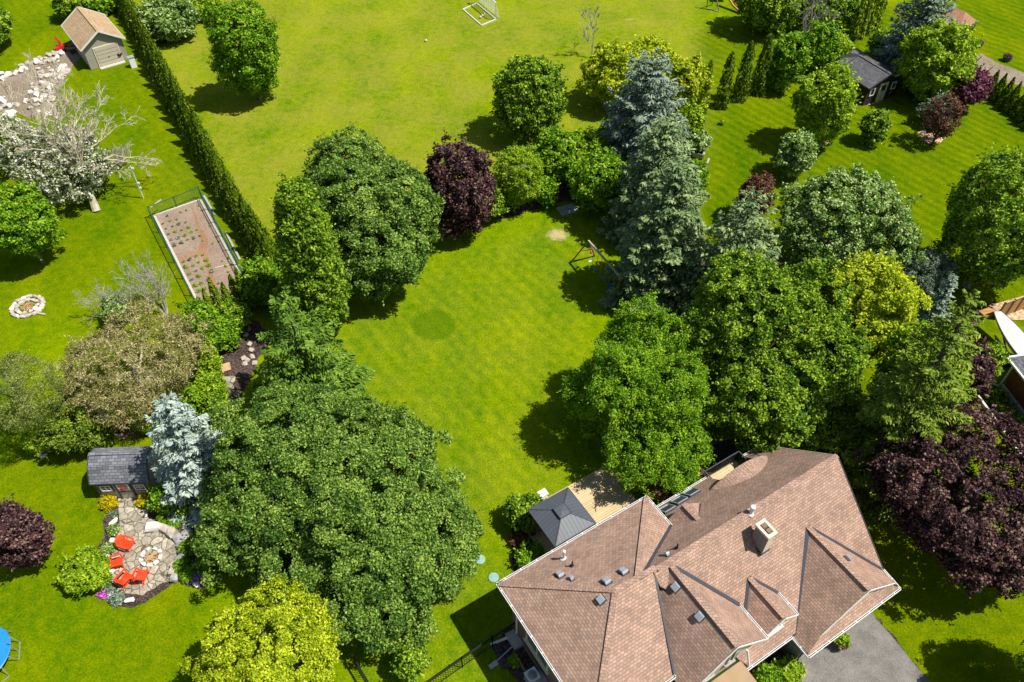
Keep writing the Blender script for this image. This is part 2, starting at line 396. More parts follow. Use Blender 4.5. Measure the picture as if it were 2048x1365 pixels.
    def build(s, name, parent=None, loc=None, smooth=False):
        me = D.meshes.new(name); o0 = Vector(loc) if loc is not None else (parent_world(parent) if parent else Vector((0, 0, 0)))
        me.from_pydata([(v[0] - o0[0], v[1] - o0[1], v[2] - o0[2]) for v in s.v], [], s.f)
        for m in s.mats: me.materials.append(MATS[m])
        me.polygons.foreach_set('material_index', s.m)
        uvl = me.uv_layers.new(name='UVMap'); flat = [c for fu in s.uv for c2 in fu for c in c2]
        uvl.data.foreach_set('uv', flat)
        if smooth: me.polygons.foreach_set('use_smooth', [True] * len(s.f))
        me.update()
        o = D.objects.new(name, me); C.objects.link(o)
        if parent: o.parent = parent
        else: o.location = o0
        return o
def parent_world(p):
    v = Vector(p.location); q = p.parent
    while q: v += Vector(q.location); q = q.parent
    return v
def tag(o, label=None, cat=None, group=None, kind=None):
    if label: o['label'] = label
    if cat: o['category'] = cat
    if group: o['group'] = group
    if kind: o['kind'] = kind
    return o
def thing(name, label, cat, loc=(0, 0, 0), group=None):
    o = D.objects.new(name, None); C.objects.link(o); o.location = loc; o.empty_display_size = .3
    return tag(o, label, cat, group)
def copy_thing(root, loc, rz=0, sc=1.0, label=None):
    r = root.copy(); C.objects.link(r); r.location = loc; r.rotation_euler = (0, 0, rz)
    r.scale = (sc, sc, sc) if not hasattr(sc, '__len__') else sc
    if label: r['label'] = label
    for ch in list(root.children):
        c = ch.copy(); C.objects.link(c); c.parent = r
        for g in list(ch.children):
            d = g.copy(); C.objects.link(d); d.parent = c
    return r

# ------------------------------------------------------------------ foliage
def quads(name, P, N, T, s, asp, tint, mat, parent=None, origin=(0, 0, 0)):
    """leaf-sized diamond faces at P, normal N, long axis near T"""
    n = len(P); N = N / (np.linalg.norm(N, axis=1, keepdims=True) + 1e-9)
    T = T - N * np.sum(T * N, 1, keepdims=True); T /= (np.linalg.norm(T, axis=1, keepdims=True) + 1e-9)
    B = np.cross(N, T); s = np.asarray(s).reshape(-1, 1) * np.ones((n, 1))
    P = P - np.array(origin)
    V = np.empty((n, 4, 3)); V[:, 0] = P + T * s; V[:, 1] = P + B * s * asp; V[:, 2] = P - T * s; V[:, 3] = P - B * s * asp
    V[:, 1] += N * s * .15; V[:, 3] += N * s * .15
    me = D.meshes.new(name); me.vertices.add(n * 4); me.vertices.foreach_set('co', V.astype(np.float32).ravel())
    me.loops.add(n * 4); me.loops.foreach_set('vertex_index', np.arange(n * 4, dtype=np.int32))
    me.polygons.add(n); me.polygons.foreach_set('loop_start', np.arange(0, n * 4, 4, dtype=np.int32))
    a = me.attributes.new('tint', 'FLOAT', 'FACE'); a.data.foreach_set('value', np.clip(tint, 0, 1).astype(np.float32))
    me.materials.append(MATS[mat]); me.update(calc_edges=True)
    o = D.objects.new(name, me); C.objects.link(o)
    if parent: o.parent = parent
    else: o.location = origin
    return o
def unit(rng, n):
    v = rng.normal(size=(n, 3)); return v / np.linalg.norm(v, axis=1, keepdims=True)
def lump(rng, d, amp, freqs=(2.2, 4.0)):
    f = np.ones(len(d))
    for q in freqs:
        for _ in range(3):
            k = rng.normal(size=3) * q; f += amp * np.cos(d @ k + rng.uniform(0, 6.28)) / 2.2 / (q / 2.2) ** .5
    return f
def crown_pts(rng, c, R, V, leaf, dens=1.0, clump=None, rough=.10, flat=0.85, droop=0.0, open_=0.0):
    """clumps of leaves over a lumpy ellipsoid"""
    area = 4 * math.pi * (((R * R) ** 1.6 / 1 + 2 * (R * V) ** 1.6) / 3) ** (1 / 1.6)
    rc = clump or (.12 * R + .22)
    K = max(10, int(area / (math.pi * rc * rc) * 2.0))
    k = np.arange(K) + .5; ph = np.arccos(1 - 2 * k / K); th = math.pi * (1 + 5 ** .5) * k
    d = np.stack([np.cos(th) * np.sin(ph), np.sin(th) * np.sin(ph), np.cos(ph)], 1) + rng.normal(size=(K, 3)) * .12
    d /= np.linalg.norm(d, axis=1, keepdims=True)
    fr = lump(rng, d, rough) * (1 + (rng.random(K) < .18) * rng.uniform(.04, min(.24, .85 / R), K)); fr /= max(1.0, np.percentile(fr, 96) * .92)
    rad = np.array([R, R, V]) - rc * .7
    rad = np.maximum(rad, .25 * np.array([R, R, V]))
    cc = d * rad * (fr * rng.uniform(.86, 1.04, K))[:, None]
    # inner clumps fill the crown
    K2 = int(K * .28); d2 = unit(rng, K2); cc2 = d2 * rad * rng.uniform(.45, .75, K2)[:, None]
    if open_:
        keep = rng.random(K) > open_; cc = cc[keep]; d = d[keep]
    cc = np.concatenate([cc, cc2]); dd = np.concatenate([d, d2]); rcs = rc * rng.uniform(.65, 1.3, len(cc))
    la = 2 * leaf * leaf * .62
    cnt = np.maximum(6, (dens * .78 * 2 * math.pi * rcs ** 2 / la).astype(int))
    cnt[len(d):] = cnt[len(d):] // 2
    idx = np.repeat(np.arange(len(cc)), cnt); n = len(idx)
    e = unit(rng, n) + dd[idx] * .9 + np.array([0, 0, .35]); e /= np.linalg.norm(e, axis=1, keepdims=True)
    P = cc[idx] + e * (rcs[idx] * rng.uniform(.55, 1.08, n))[:, None] * np.array([1, 1, .8])
    P[:, 2] -= droop * np.abs(rng.normal(size=n)) * rcs[idx]
    P[:, 2] = np.where(P[:, 2] < -V * flat, -V * flat + (P[:, 2] + V * flat) * .3, P[:, 2])
    N = e * .5 + dd[idx] * .35 + np.array([0, 0, .55]) + rng.normal(size=(n, 3)) * .72
    T = unit(rng, n)
    # stray shoots standing out of the outline
    ns = int(len(d) * .9); k_ = rng.integers(0, len(d), ns); sd = d[k_] * .8 + np.array([0, 0, .45]) + rng.normal(size=(ns, 3)) * .45; sd /= np.linalg.norm(sd, axis=1, keepdims=True)
    st = cc[k_] + sd * (rcs[k_] * .8)[:, None]; ln = rc * rng.uniform(.5, 1.15, ns); q_ = np.repeat(np.arange(ns), 11); u_ = rng.random(len(q_))
    PS = st[q_] + sd[q_] * (ln[q_] * u_)[:, None] + rng.normal(size=(len(q_), 3)) * (leaf * .9)
    P = np.concatenate([P, PS]); N = np.concatenate([N, rng.normal(size=(len(q_), 3)) * .6 + np.array([0, 0, .8])]); T = np.concatenate([T, sd[q_] + rng.normal(size=(len(q_), 3)) * .5])
    idx = np.concatenate([idx, k_[q_]]); n = len(P)
    ct = rng.normal(size=len(cc)) * .13
    tint = .42 + ct[idx] + rng.normal(size=n) * .30 + (rng.random(n) > .90) * .38
    return P + np.array(c), N, T, tint
def limbs(m, rng, base, c, R, V, mat, r0, bark='bark', n=7):
    base = Vector(base); c = Vector(c); top = c + Vector((0, 0, V * .35))
    mid = base.lerp(c, .5) + Vector(rng.normal(size=3) * R * .03)
    m.tube([base, base + Vector((0, 0, .25)), mid, c, top], [r0 * 1.35, r0, r0 * .85, r0 * .55, r0 * .15], bark, 8)
    z0 = max(base.z + .6, c.z - V * .8)
    for i in range(n):
        t = i * 2.4 + rng.uniform(0, .8); st = Vector((base.x, base.y, z0 + (c.z - z0) * i / n))
        d = Vector((math.cos(t), math.sin(t), 0)); e = st + d * R * .6 + Vector((0, 0, V * rng.uniform(.25, .65)))
        mm = st.lerp(e, .5) + Vector((0, 0, -.06 * R))
        m.tube([st, mm, e], [r0 * .5, r0 * .32, r0 * .08], bark, 5)
SEED = [11]
def rng_():
    SEED[0] += 7; return np.random.default_rng(SEED[0])
def from_box(bb, zb, vmin=.55, vmax=2.2):
    x0, y0, x1, y1 = bb; cx, cy = (x0 + x1) / 2, (y0 + y1) / 2; zc = zb + 3.
    for _ in range(25):
        c = G(cx, cy, zc); Z = depth(c); Rr = (x1 - x0) / 2 * Z / FPX; hh = (y1 - y0) / 2 * Z / FPX
        v = (cy - 682.5) / FPX; u = (cx - 1024) / FPX; sf = (SP + v * CP) / math.sqrt(1 + u * u + v * v); cf = math.sqrt(1 - sf * sf)
        hh *= 1 / math.sqrt(1 + v * v)
        V = math.sqrt(max(hh * hh - (Rr * sf) ** 2, 0)) / cf; V = min(max(V, vmin * Rr), vmax * Rr); zc = zb + V
    return c, Rr, V, Z
def broad(name, label, cat, bb, zb, pal, leaf=.0024, dens=1.0, group=None, clump=None, rough=.10, lobes=None, bark='bark', droop=0, open_=0, asp=.62, vmin=.55, vmax=2.2, r0=None, shrub=False, flat=.85, base=None):
    rng = rng_(); c, R, V, Z = from_box(bb, zb, vmin, vmax)
    lf = max(.060, leaf * .76 * Z)
    b = base if base is not None else Vector((c.x, c.y, 0))
    if lobes:
        E_ = [from_box(q, z_, vmin, vmax)[:3] for q, z_ in lobes]; acc = []
        for i, (lc, lr, lv) in enumerate(E_):
            r_ = crown_pts(rng, lc, lr, lv, lf, dens, clump, rough, flat, droop, open_); k_ = np.ones(len(r_[0]), bool)
            for j, (oc, orr, ov) in enumerate(E_):
                if j != i: k_ &= np.sum(((r_[0] - np.array(oc)) / np.array([orr, orr, ov])) ** 2, 1) > .42
            acc.append([a_[k_] for a_ in r_])
        P, N, T, t = [np.concatenate([a_[i] for a_ in acc]) for i in range(4)]
    else: P, N, T, t = crown_pts(rng, c, R, V, lf, dens, clump, rough, flat, droop, open_)
    P[:, 2] = np.maximum(P[:, 2], .03)
    if shrub:
        o = quads(name, P, N, T, lf * rng.uniform(.7, 1.25, len(P)), asp, t, pal, None, tuple(b)); return tag(o, label, cat, group)
    root = thing(name, label, cat, b, group)
    m = MB(); limbs(m, rng, b, c, R * (.5 if lobes else 1), V * (.6 if lobes else 1), None, r0 or (.06 + .035 * R), bark); m.build('trunk', root)
    quads('crown', P, N, T, lf * rng.uniform(.7, 1.25, len(P)), asp, t, pal, root, tuple(b))
    return root
def conifer(name, label, base, topy, rpx, pal, dens=1.0, group=None, zb=.03, power=.85, droop=-.25, leaf=.0030, bark='dark_bark', cat='tree', gap=.0, step=.42, bn=1.0):
    rng = rng_(); b = G(*base) if len(base) == 2 else Vector(base); h = height_at(b, topy); Z = depth(Vector((b.x, b.y, h / 2))); R = rpx * Z / FPX
    root = thing(name, label, cat, b, group)
    m = MB(); m.tube([b, b + Vector((0, 0, h * .5)), b + Vector((0, 0, h * .98))], [.05 + .022 * h, .03 + .011 * h, .01], bark, 8)
    Ps, Ts, Ns, Tn = [], [], [], []; lf = leaf * Z
    nl = int(h / step)
    for i in range(nl):
        t = zb + (1 - zb) * (i + rng.uniform(-.3, .3)) / nl
        if t > .99: continue
        nb = int((6 + 7 * (1 - t)) * bn)
        if gap and rng.random() < gap: nb = int(nb * .5)
        az0 = rng.uniform(0, 6.28)
        for k in range(nb):
            az = az0 + 6.283 * k / nb + rng.normal() * .18
            L = R * (1 - t) ** power * rng.uniform(.72, 1.12) + .12
            dv = np.array([math.cos(az), math.sin(az), 0]); pv = np.array([-dv[1], dv[0], 0])
            sl = droop * (1 - t) + .35 * t + rng.normal() * .06
            q = int(dens * (step / .42) * (L * L * .30 + L * .25) / (lf * lf) * .55) + 4
            s = rng.random(q) ** .62; wd = .34 * L * (1 - s) ** .8 * (1.2 * s + .25) * 1.4 + .07
            la = rng.uniform(-1, 1, q) * wd
            P = np.array([b.x, b.y, b.z + t * h]) + dv * (L * s)[:, None] + pv * la[:, None]
            P[:, 2] += sl * L * s + .10 * L * s * s - .22 * np.abs(la) + rng.normal(size=q) * .04 * (1 + L * .3)
            Ps.append(P); Ts.append(dv + pv * (np.sign(la) * .9)[:, None] + np.array([0, 0, sl]) + rng.normal(size=(q, 3)) * .25)
            Ns.append(np.tile([0, 0, 1.], (q, 1)) + dv * .25 + rng.normal(size=(q, 3)) * .38)
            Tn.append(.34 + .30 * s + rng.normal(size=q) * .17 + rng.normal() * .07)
            if k % 2 == 0 and L > .8:
                m.tube([(b.x, b.y, b.z + t * h), (b.x + dv[0] * L * .8, b.y + dv[1] * L * .8, b.z + t * h + sl * L * .8 - .03)], [.035, .01], bark, 4)
    m.build('trunk', root)
    P = np.concatenate(Ps); P[:, 2] = np.maximum(P[:, 2], .03)
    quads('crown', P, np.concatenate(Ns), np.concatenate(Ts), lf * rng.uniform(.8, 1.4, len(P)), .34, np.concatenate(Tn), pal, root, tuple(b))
    return root
def cedar_mesh(rng, h, R, leaf, dens=1.0, point=.75):
    n = int(dens * (2 * math.pi * R * h * .62) / (2 * leaf * leaf * .45) * 1.5)
    t = rng.random(n) ** 1.15; az = rng.uniform(0, 6.283, n)
    prof = np.minimum(1, (1 - t) * 1.05) ** point * np.where(t < .08, .8 + 2.5 * t, 1)
    r = R * prof * (1 + .12 * np.sin(az * 5 + t * 9) + .10 * np.sin(az * 9 - t * 23) + rng.normal(size=n) * .07) * rng.uniform(.74, 1.06, n)
    P = np.stack([r * np.cos(az), r * np.sin(az), t * h], 1)
    d = np.stack([np.cos(az), np.sin(az), np.full(n, .35)], 1)
    N = d + rng.normal(size=(n, 3)) * .5; T = np.tile([0, 0, 1.], (n, 1)) + rng.normal(size=(n, 3)) * .35
    tint = .42 + .12 * np.sin(az * 5 + t * 9) + rng.normal(size=n) * .2
    return P, N, T, tint
def cedar(name, label, base, topy, rpx, pal='cedar_leaf', group=None, cat='tree', point=.62, dens=1.0):
    rng = rng_(); b = G(*base); h = height_at(b, topy); Z = depth(Vector((b.x, b.y, h / 2))); R = rpx * Z / FPX
    root = thing(name, label, cat, b, group); lf = .0022 * Z
    P, N, T, t = cedar_mesh(rng, h, R, lf, dens, point)
    m = MB(); m.tube([b, b + Vector((0, 0, h * .85))], [.07, .02], 'bark', 6); m.build('trunk', root)
    quads('crown', P + np.array(b), N, T, lf * rng.uniform(.8, 1.3, len(P)), .45, t, pal, root, tuple(b))
    return root
def branches(m, rng, p, d, L, r, depth_, mat, spread=.5, minr=.006, up=.05, thin=.62, taper=.65):
    pts = [Vector(p)]; rad = [r]; v = Vector(d).normalized(); k = 4
    for i in range(k):
        v = (v + Vector(rng.normal(size=3) * .13) + Vector((0, 0, up))).normalized()
        pts.append(pts[-1] + v * L / k); rad.append(max(minr, r * (1 - (1 - thin) * (i + 1) / k)))
    m.tube(pts, rad, mat, 6 if r > .06 else 4, cap=False)
    if depth_ <= 0: return
    nb = 3 if depth_ > 1 else 4
    for j in range(nb):
        i = rng.integers(1, k + 1) if j else k
        nd = (v + Vector(rng.normal(size=3)) * spread).normalized()
        branches(m, rng, pts[i], nd, L * taper * rng.uniform(.75, 1.2), max(minr, rad[i] * .66), depth_ - 1, mat, spread, minr, up, thin, taper)
def bare(name, label, base, h, R, mat, dep=4, r0=.08, group=None, stems=1, spread=.5, up=.06, lean=None, minr=.01, cat='tree'):
    rng = rng_(); b = G(*base) if len(base) == 2 else Vector(base)
    root = thing(name, label, cat, b, group)
    m = MB()
    for s in range(stems):
        d = Vector((lean or (0, 0, 0))) + Vector((0, 0, 1)) + (Vector((rng.normal() * R, rng.normal() * R, 0)) * .22 if stems > 1 else Vector((0, 0, 0)))
        branches(m, rng, b, d, h * .42, r0, dep, mat, spread, minr, up)
    m.build('branches', root)
    return root
def tuft(name, label, px, py, r, h, pal, cat='plant', group=None, n=None, leaf=.07, round_=False, z=0.02, dens=1.):
    """low perennial: arching blades, or a dome of small leaves"""
    rng = rng_(); b = G(px, py, z)
    if round_:
        P, N, T, t = crown_pts(rng, (b.x, b.y, b.z + h * .42), r, h * .6, leaf, dens, clump=.3 * r, rough=.08)
        P[:, 2] = np.maximum(P[:, 2], z + .01)
        o = quads(name, P, N, T, leaf * rng.uniform(.7, 1.3, len(P)), .6, t, pal, None, tuple(b))
    else:
        n = n or int(380 * r); az = rng.uniform(0, 6.28, n); s = rng.random(n)
        rr = r * s ** .7; zz = h * np.sin(np.pi * np.clip(.25 + .6 * s, 0, 1)) * rng.uniform(.7, 1.1, n)
        P = np.stack([b.x + rr * np.cos(az), b.y + rr * np.sin(az), b.z + np.maximum(zz, .02)], 1)
        T = np.stack([np.cos(az), np.sin(az), .9 - 1.7 * s], 1); N = np.stack([-np.cos(az) * (.9 - 1.7 * s), -np.sin(az) * (.9 - 1.7 * s), np.ones(n)], 1) + rng.normal(size=(n, 3)) * .3
        o = quads(name, P, N, T, (.10 + .12 * r) * rng.uniform(.7, 1.2, n), .16, .45 + rng.normal(size=n) * .2, pal, None, tuple(b))
    return tag(o, label, cat, group)

# ------------------------------------------------------------------ ground and beds
def inpoly(x, y, poly):
    r = np.zeros(x.shape, bool); n = len(poly)
    for i in range(n):
        (x0, y0), (x1, y1) = poly[i], poly[(i + 1) % n]
        c = ((y0 > y) != (y1 > y)) & (x < (x1 - x0) * (y - y0) / (y1 - y0 + 1e-12) + x0)
        r ^= c
    return r
def lawn():
    xs = np.concatenate([[-600, -300, -150], np.arange(-90, 90.01, .6), [150, 300, 600]])
    ys = np.concatenate([[-400, -150, -40], np.arange(0, 150.01, .6), [250, 500, 900]])
    X, Y = np.meshgrid(xs, ys); nx, ny = len(xs), len(ys)
    V = np.stack([X.ravel(), Y.ravel(), np.zeros(nx * ny)], 1)
    i = np.arange(ny - 1)[:, None] * nx + np.arange(nx - 1)[None]; i = i.ravel()
    F = np.stack([i, i + 1, i + nx + 1, i + nx], 1)
    me = D.meshes.new('lawn'); me.from_pydata(V.tolist(), [], F.tolist())
    dep_ = Y * CP + CAM_H * SP; dep_ = np.maximum(dep_, 1)
    PX = 1024 + FPX * X / dep_; PY = 682.5 + FPX * (-(Y * SP - CAM_H * CP)) / dep_
    def soft(poly, k=2):
        a = inpoly(PX, PY, poly).astype(float)
        for _ in range(k):
            p = np.pad(a, 1, 'edge'); a = (p[1:-1, 1:-1] * 2 + p[:-2, 1:-1] + p[2:, 1:-1] + p[1:-1, :-2] + p[1:-1, 2:]) / 6
        return a
    def blob(px, py, r, ry=None, ang=0):
        c = G(px, py); dx = X - c.x; dy = Y - c.y; ca, sa = math.cos(R_(ang)), math.sin(R_(ang))
        u = (dx * ca + dy * sa) / r; v = (-dx * sa + dy * ca) / (ry or r); return np.exp(-(u * u + v * v) * 1.2)
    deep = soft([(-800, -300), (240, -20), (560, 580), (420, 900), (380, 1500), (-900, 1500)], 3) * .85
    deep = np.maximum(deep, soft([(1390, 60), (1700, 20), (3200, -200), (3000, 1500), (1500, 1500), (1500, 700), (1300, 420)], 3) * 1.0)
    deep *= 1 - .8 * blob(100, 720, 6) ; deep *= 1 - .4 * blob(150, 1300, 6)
    dry = soft([(240, -40), (1400, -60), (1420, 300), (1000, 420), (700, 560), (540, 560)], 4) * .62
    dry = np.maximum(dry, .18 * soft([(680, 620), (1180, 420), (1150, 900), (1000, 1365), (700, 1365)], 6))
    for a in [(700, 230, 7, 2.5, 20, .5), (560, 300, 7, 2, 25, .6), (1270, 50, 4, 1.5, 0, .9), (1080, 190, 4, 2, 30, .5), (430, 60, 5, 3, 30, .45), (1330, 100, 5, 2.5, -30, .7), (920, 250, 5, 2, 20, .5)]:
        dry = np.maximum(dry, a[5] * blob(*a[:5]))
    bare_ = np.zeros_like(X)
    for a in [(1115, 470, 1.6, 1.35, 0, .72), (1255, 40, 2.9, 1.0, 8, .5), (1290, 45, 2.6, .8, 15, .45), (1365, 95, .9, 1.9, -20, .45), (1425, 120, .8, 1.8, -20, .38), (185, 430, 1.6, 1.2, 0, .45), (1505, 435, 1, .6, 0, .3), (56, 640, 1.6, .6, 0, .3), (112, 735, 1.1, 1.2, 0, .55), (1215, 585, .7, .4, 0, .5), (1200, 552, .5, .3, 0, .45), (1216, 562, .5, .3, 0, .45)]:
        bare_ = np.maximum(bare_, a[5] * blob(*a[:5]))
    ring = .95 * np.clip(inpoly(PX, PY, [(826, 650), (832, 628), (850, 618), (885, 618), (905, 632), (911, 648), (905, 668), (885, 677), (850, 682), (834, 670)]).astype(float), 0, 1)
    stripe = soft([(1390, 60), (1700, 20), (3200, -200), (3000, 900), (1500, 560), (1400, 400)], 3) * .8
    stripe = np.maximum(stripe, soft([(-800, -300), (240, -20), (400, 400), (300, 600), (-900, 900)], 3) * .3)
    stripe = np.maximum(stripe, .5 * soft([(680, 620), (1180, 420), (1150, 900), (1000, 1365), (700, 1365)], 6))
    for nm, a in (('deep', deep), ('dry', dry), ('bare', bare_), ('ring', ring), ('stripe', stripe)):
        at = me.attributes.new(nm, 'FLOAT', 'POINT'); at.data.foreach_set('value', a.ravel().astype(np.float32))
    me.materials.append(MATS['grass']); me.update()
    o = D.objects.new('lawn', me); C.objects.link(o); tag(o, kind='structure')
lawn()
def sheet(name, pix, z, mat, jit=.08, world=False, sub=3, kind='structure', thick=0):
    """bed or paving laid on the lawn, its edge slightly irregular"""
    rng = rng_(); P = [Vector(p[:2] + (z,)) if world else G(p[0], p[1], z) for p in pix]; out = []
    for i in range(len(P)):
        a, b = P[i], P[(i + 1) % len(P)]
        for k in range(sub):
            q = a.lerp(b, k / sub) + Vector((rng.normal() * jit, rng.normal() * jit, 0)); q.z = z; out.append(q)
    c = sum(out, Vector()) / len(out)
    bm = bmesh.new(); vs = [bm.verts.new(q - c) for q in out]; f = bm.faces.new(vs)
    if f.normal.z < 0: f.normal_flip()
    if thick:
        r = bmesh.ops.extrude_face_region(bm, geom=[f]); nv = [v for v in r['geom'] if isinstance(v, bmesh.types.BMVert)]
        for v in nv: v.co.z -= thick
    bmesh.ops.triangulate(bm, faces=[f for f in bm.faces if len(f.verts) > 4]); bmesh.ops.recalc_face_normals(bm, faces=bm.faces)
    me = D.meshes.new(name); bm.to_mesh(me); bm.free()
    if not thick and me.polygons[0].normal.z < 0: me.flip_normals()
    me.materials.append(MATS[mat]); o = D.objects.new(name, me); C.objects.link(o); o.location = c
    if kind: tag(o, kind=kind)
    return o
def stone(m, rng, c, sx, sy, sz, mat, rz=0):
    n = 26; p = rng.normal(size=(n, 3)); p /= np.linalg.norm(p, axis=1, keepdims=True); p *= rng.uniform(.85, 1.1, (n, 1))
    p = np.clip(p * 1.25, -.9, .9) * np.array([sx, sy, sz]) / 2
    ca, sa = math.cos(rz), math.sin(rz); q = p.copy(); q[:, 0] = p[:, 0] * ca - p[:, 1] * sa; q[:, 1] = p[:, 0] * sa + p[:, 1] * ca
    m.hull([tuple(Vector(c) + Vector(v)) for v in q], mat)
# ------------------------------------------------------------------ the brick house (a along the ridge, b towards the driveway)
HO = Vector((-0.671, 18.184, 0)); HA = Vector((0.84731, 0.53109, 0)); HB = Vector((0.53109, -0.84731, 0))
def H(a, b, z): return HO + HA * a + HB * b + Vector((0, 0, z))
hz = thing('house', 'large brick house with pinkish brown shingle roofs, dormers and chimney', 'house', H(9, 4.5, 0))
PA, PB = 2.2 / 4.1, 2.2 / 3.9
# walls
m = MB()
def wallseg(m, a0, b0, a1, b1, z0, z1, mat): m.poly([H(a0, b0, z0), H(a1, b1, z0), H(a1, b1, z1), H(a0, b0, z1)], mat)
wallseg(m, .5, 7.7, .5, .5, 0, 4.72, 'brick_wall'); wallseg(m, .5, .5, 8.9, .5, 0, 4.72, 'brick_wall'); wallseg(m, 8.9, .5, 8.9, 2.2, 0, 4.72, 'brick_wall')
wallseg(m, 4.9, 7.7, .5, 7.7, 0, 4.72, 'brick_wall')
wallseg(m, 8.9, .45, 18.0, .45, 0, 2.72, 'brick_wall')
m.poly([H(18.0, .45, 0), H(18.0, 8.9, 0), H(18.0, 8.9, 2.9), H(18.0, 4.3, 6.9), H(18.0, .45, 2.9)], 'brick_wall')
wallseg(m, 18.0, 8.9, 18.0, 9.95, 0, 2.6, 'stone_wall'); wallseg(m, 18.0, 9.95, 11.95, 9.95, 0, 2.6, 'stone_wall'); wallseg(m, 11.95, 9.95, 11.95, 8.95, 0, 2.6, 'chimney_siding')
wallseg(m, 11.95, 8.95, 8.9, 8.95, 0, 2.7, 'brick_wall')
wallseg(m, 9.15, 7.2, 9.15, 8.72, 2.2, 4.5, 'stone_wall')
m.poly([H(9.15, 8.72, 0), H(4.75, 8.72, 0), H(4.75, 8.72, 4.62), H(6.95, 8.72, 6.65), H(9.15, 8.72, 4.62)], 'stone_wall')
m.poly([H(17.7, 9.93, 2.55), H(12.3, 9.93, 2.55), H(14.95, 9.93, 5.15)], 'cream_trim')
m.poly([H(11.6, 8.72, 2.9), H(9.6, 8.72, 2.9), H(9.6, 8.72, 4.3), H(10.58, 8.72, 5.05), H(11.6, 8.72, 4.1)], 'cream_trim')
m.build('wall', hz)
# roofs: upper faces plus a thin underside
m = MB()
def rf(pts, mat='shingle', th=.10):
    P = [H(*p) for p in pts]; n = Vector((0, 0, 0))
    for i in range(len(P)): n += P[i].cross(P[(i + 1) % len(P)])
    if n.z < 0: P = P[::-1]
    m.poly(P, mat); Q = [p - Vector((0, 0, th)) for p in P]; m.poly(Q[::-1], 'flashing')
    for i in range(len(P)):
        j = (i + 1) % len(P); m.poly([P[i], Q[i], Q[j], P[j]], 'flashing')
e = 4.8
rf([(0, 0, e), (9.36, 0, e), (5.2, 4.1, 7.0), (3.9, 4.1, 7.0)])                       # rear
rf([(0, 0, e), (3.9, 4.1, 7.0), (0, 8.1, e)])                                          # left hip
rf([(0, 8.1, e), (3.9, 4.1, 7.0), (6.1, 4.1, 7.0), (6.0, 4.4, 6.84), (4.5, 8.1, e)])    # front of the hip block
rf([(9.36, 0, e), (9.36, 2.06, e), (5.2, 4.28, 7.0), (5.2, 4.1, 7.0)])                # hip towards the lower wing
s1 = 4.2 / 4.3; s2 = 4.2 / 5.0
def zr(b): return 2.8 + s1 * b if b < 4.3 else 7.0 - s2 * (b - 4.3)
rf([(9.3, 0, 2.8), (14.2, 0, 2.8), (14.2, 1.05, zr(1.05)), (13.0, 1.05, zr(1.05)), (13.0, 4.3, 7), (5.25, 4.3, 7.0), (9.3, 2.1, zr(2.1))])
rf([(13.0, 1.05, zr(1.05)), (17.3, 1.05, zr(1.05)), (17.3, 4.3, 7), (13.0, 4.3, 7)])
rf([(16.95, 0, 2.8), (18.46, 0, 2.8), (18.42, 4.3, 7), (17.3, 4.3, 7), (17.3, 1.05, zr(1.05)), (16.95, 1.05, zr(1.05))])
rf([(6.0, 4.3, 7.0), (18.42, 4.3, 7), (18.2, 9.3, 2.8), (8.2, 9.3, 2.8), (8.2, 7.0, zr(7.0)), (6.0, 4.9, zr(4.9))])
# front gable beside the hip block
g1z = lambda a: 6.9 - .92 * abs(a - 6.95)
rf([(6.95, 4.4, 6.93), (6.95, 9.05, 6.9), (4.45, 9.05, 4.6), (4.45, 7.6, 4.6), (6.2, 4.4, g1z(6.2))])
rf([(6.95, 4.4, 6.93), (9.45, 7.15, 4.6), (9.45, 9.05, 4.6), (6.95, 9.05, 6.9)])
# little dormer
rf([(10.58, 6.45, 5.2), (10.58, 8.9, 5.2), (9.46, 8.9, 4.22), (9.46, 7.6, 4.22)])
rf([(10.58, 6.45, 5.2), (11.72, 7.6, 4.22), (11.72, 8.9, 4.22), (10.58, 8.9, 5.2)])
# garage gable with the skirt roof below it
rf([(14.95, 6.05, 5.52), (14.95, 10.12, 5.5), (12.55, 10.12, 3.42), (11.6, 10.38, 2.6), (11.6, 9.3, 2.6)])
rf([(14.95, 6.05, 5.52), (18.12, 9.25, 2.82), (18.2, 10.36, 2.75), (17.85, 10.12, 3.0), (14.95, 10.12, 5.5)])
rf([(11.6, 10.42, 2.55), (18.25, 10.42, 2.55), (17.9, 9.9, 3.02), (12.1, 9.9, 3.02)])
# rear gablet
rf([(10.45, 1.62, 5.42), (10.45, 2.85, 5.5), (9.3, 1.75, 4.42), (9.3, 1.62, 4.42)])
rf([(10.45, 1.62, 5.42), (11.78, 1.62, 4.40), (11.78, 1.75, 4.48), (10.45, 2.85, 5.5)])
m.poly([H(9.3, 1.66, 4.35), H(11.78, 1.66, 4.3), H(10.45, 1.66, 5.36)], 'brick_wall')
# eyebrow vault over the balcony
NB = 18
for i in range(NB):
    t0, t1 = i / NB, (i + 1) / NB
    def arc(t): return 12.95 + 4.55 * t, 3.85 + .98 * math.sin(math.pi * t) ** .8
    (x0, z0), (x1, z1) = arc(t0), arc(t1)
    def back(z): return max(1.3, (z - 2.8) / s1) + .12
    P = [H(x0, 1.15, z0), H(x1, 1.15, z1), H(x1, back(z1), z1 + .02), H(x0, back(z0), z0 + .02)]
    m.poly(P[::-1], 'shingle', u=HB); m.poly([p - Vector((0, 0, .08)) for p in P], 'flashing')
m.poly([H(12.95, 1.3, 2.6)] + [H(12.95 + 4.55 * i / NB, 1.3, 3.78 + .98 * math.sin(math.pi * i / NB) ** .8) for i in range(NB + 1)] + [H(17.5, 1.3, 2.6)], 'stone_wall')
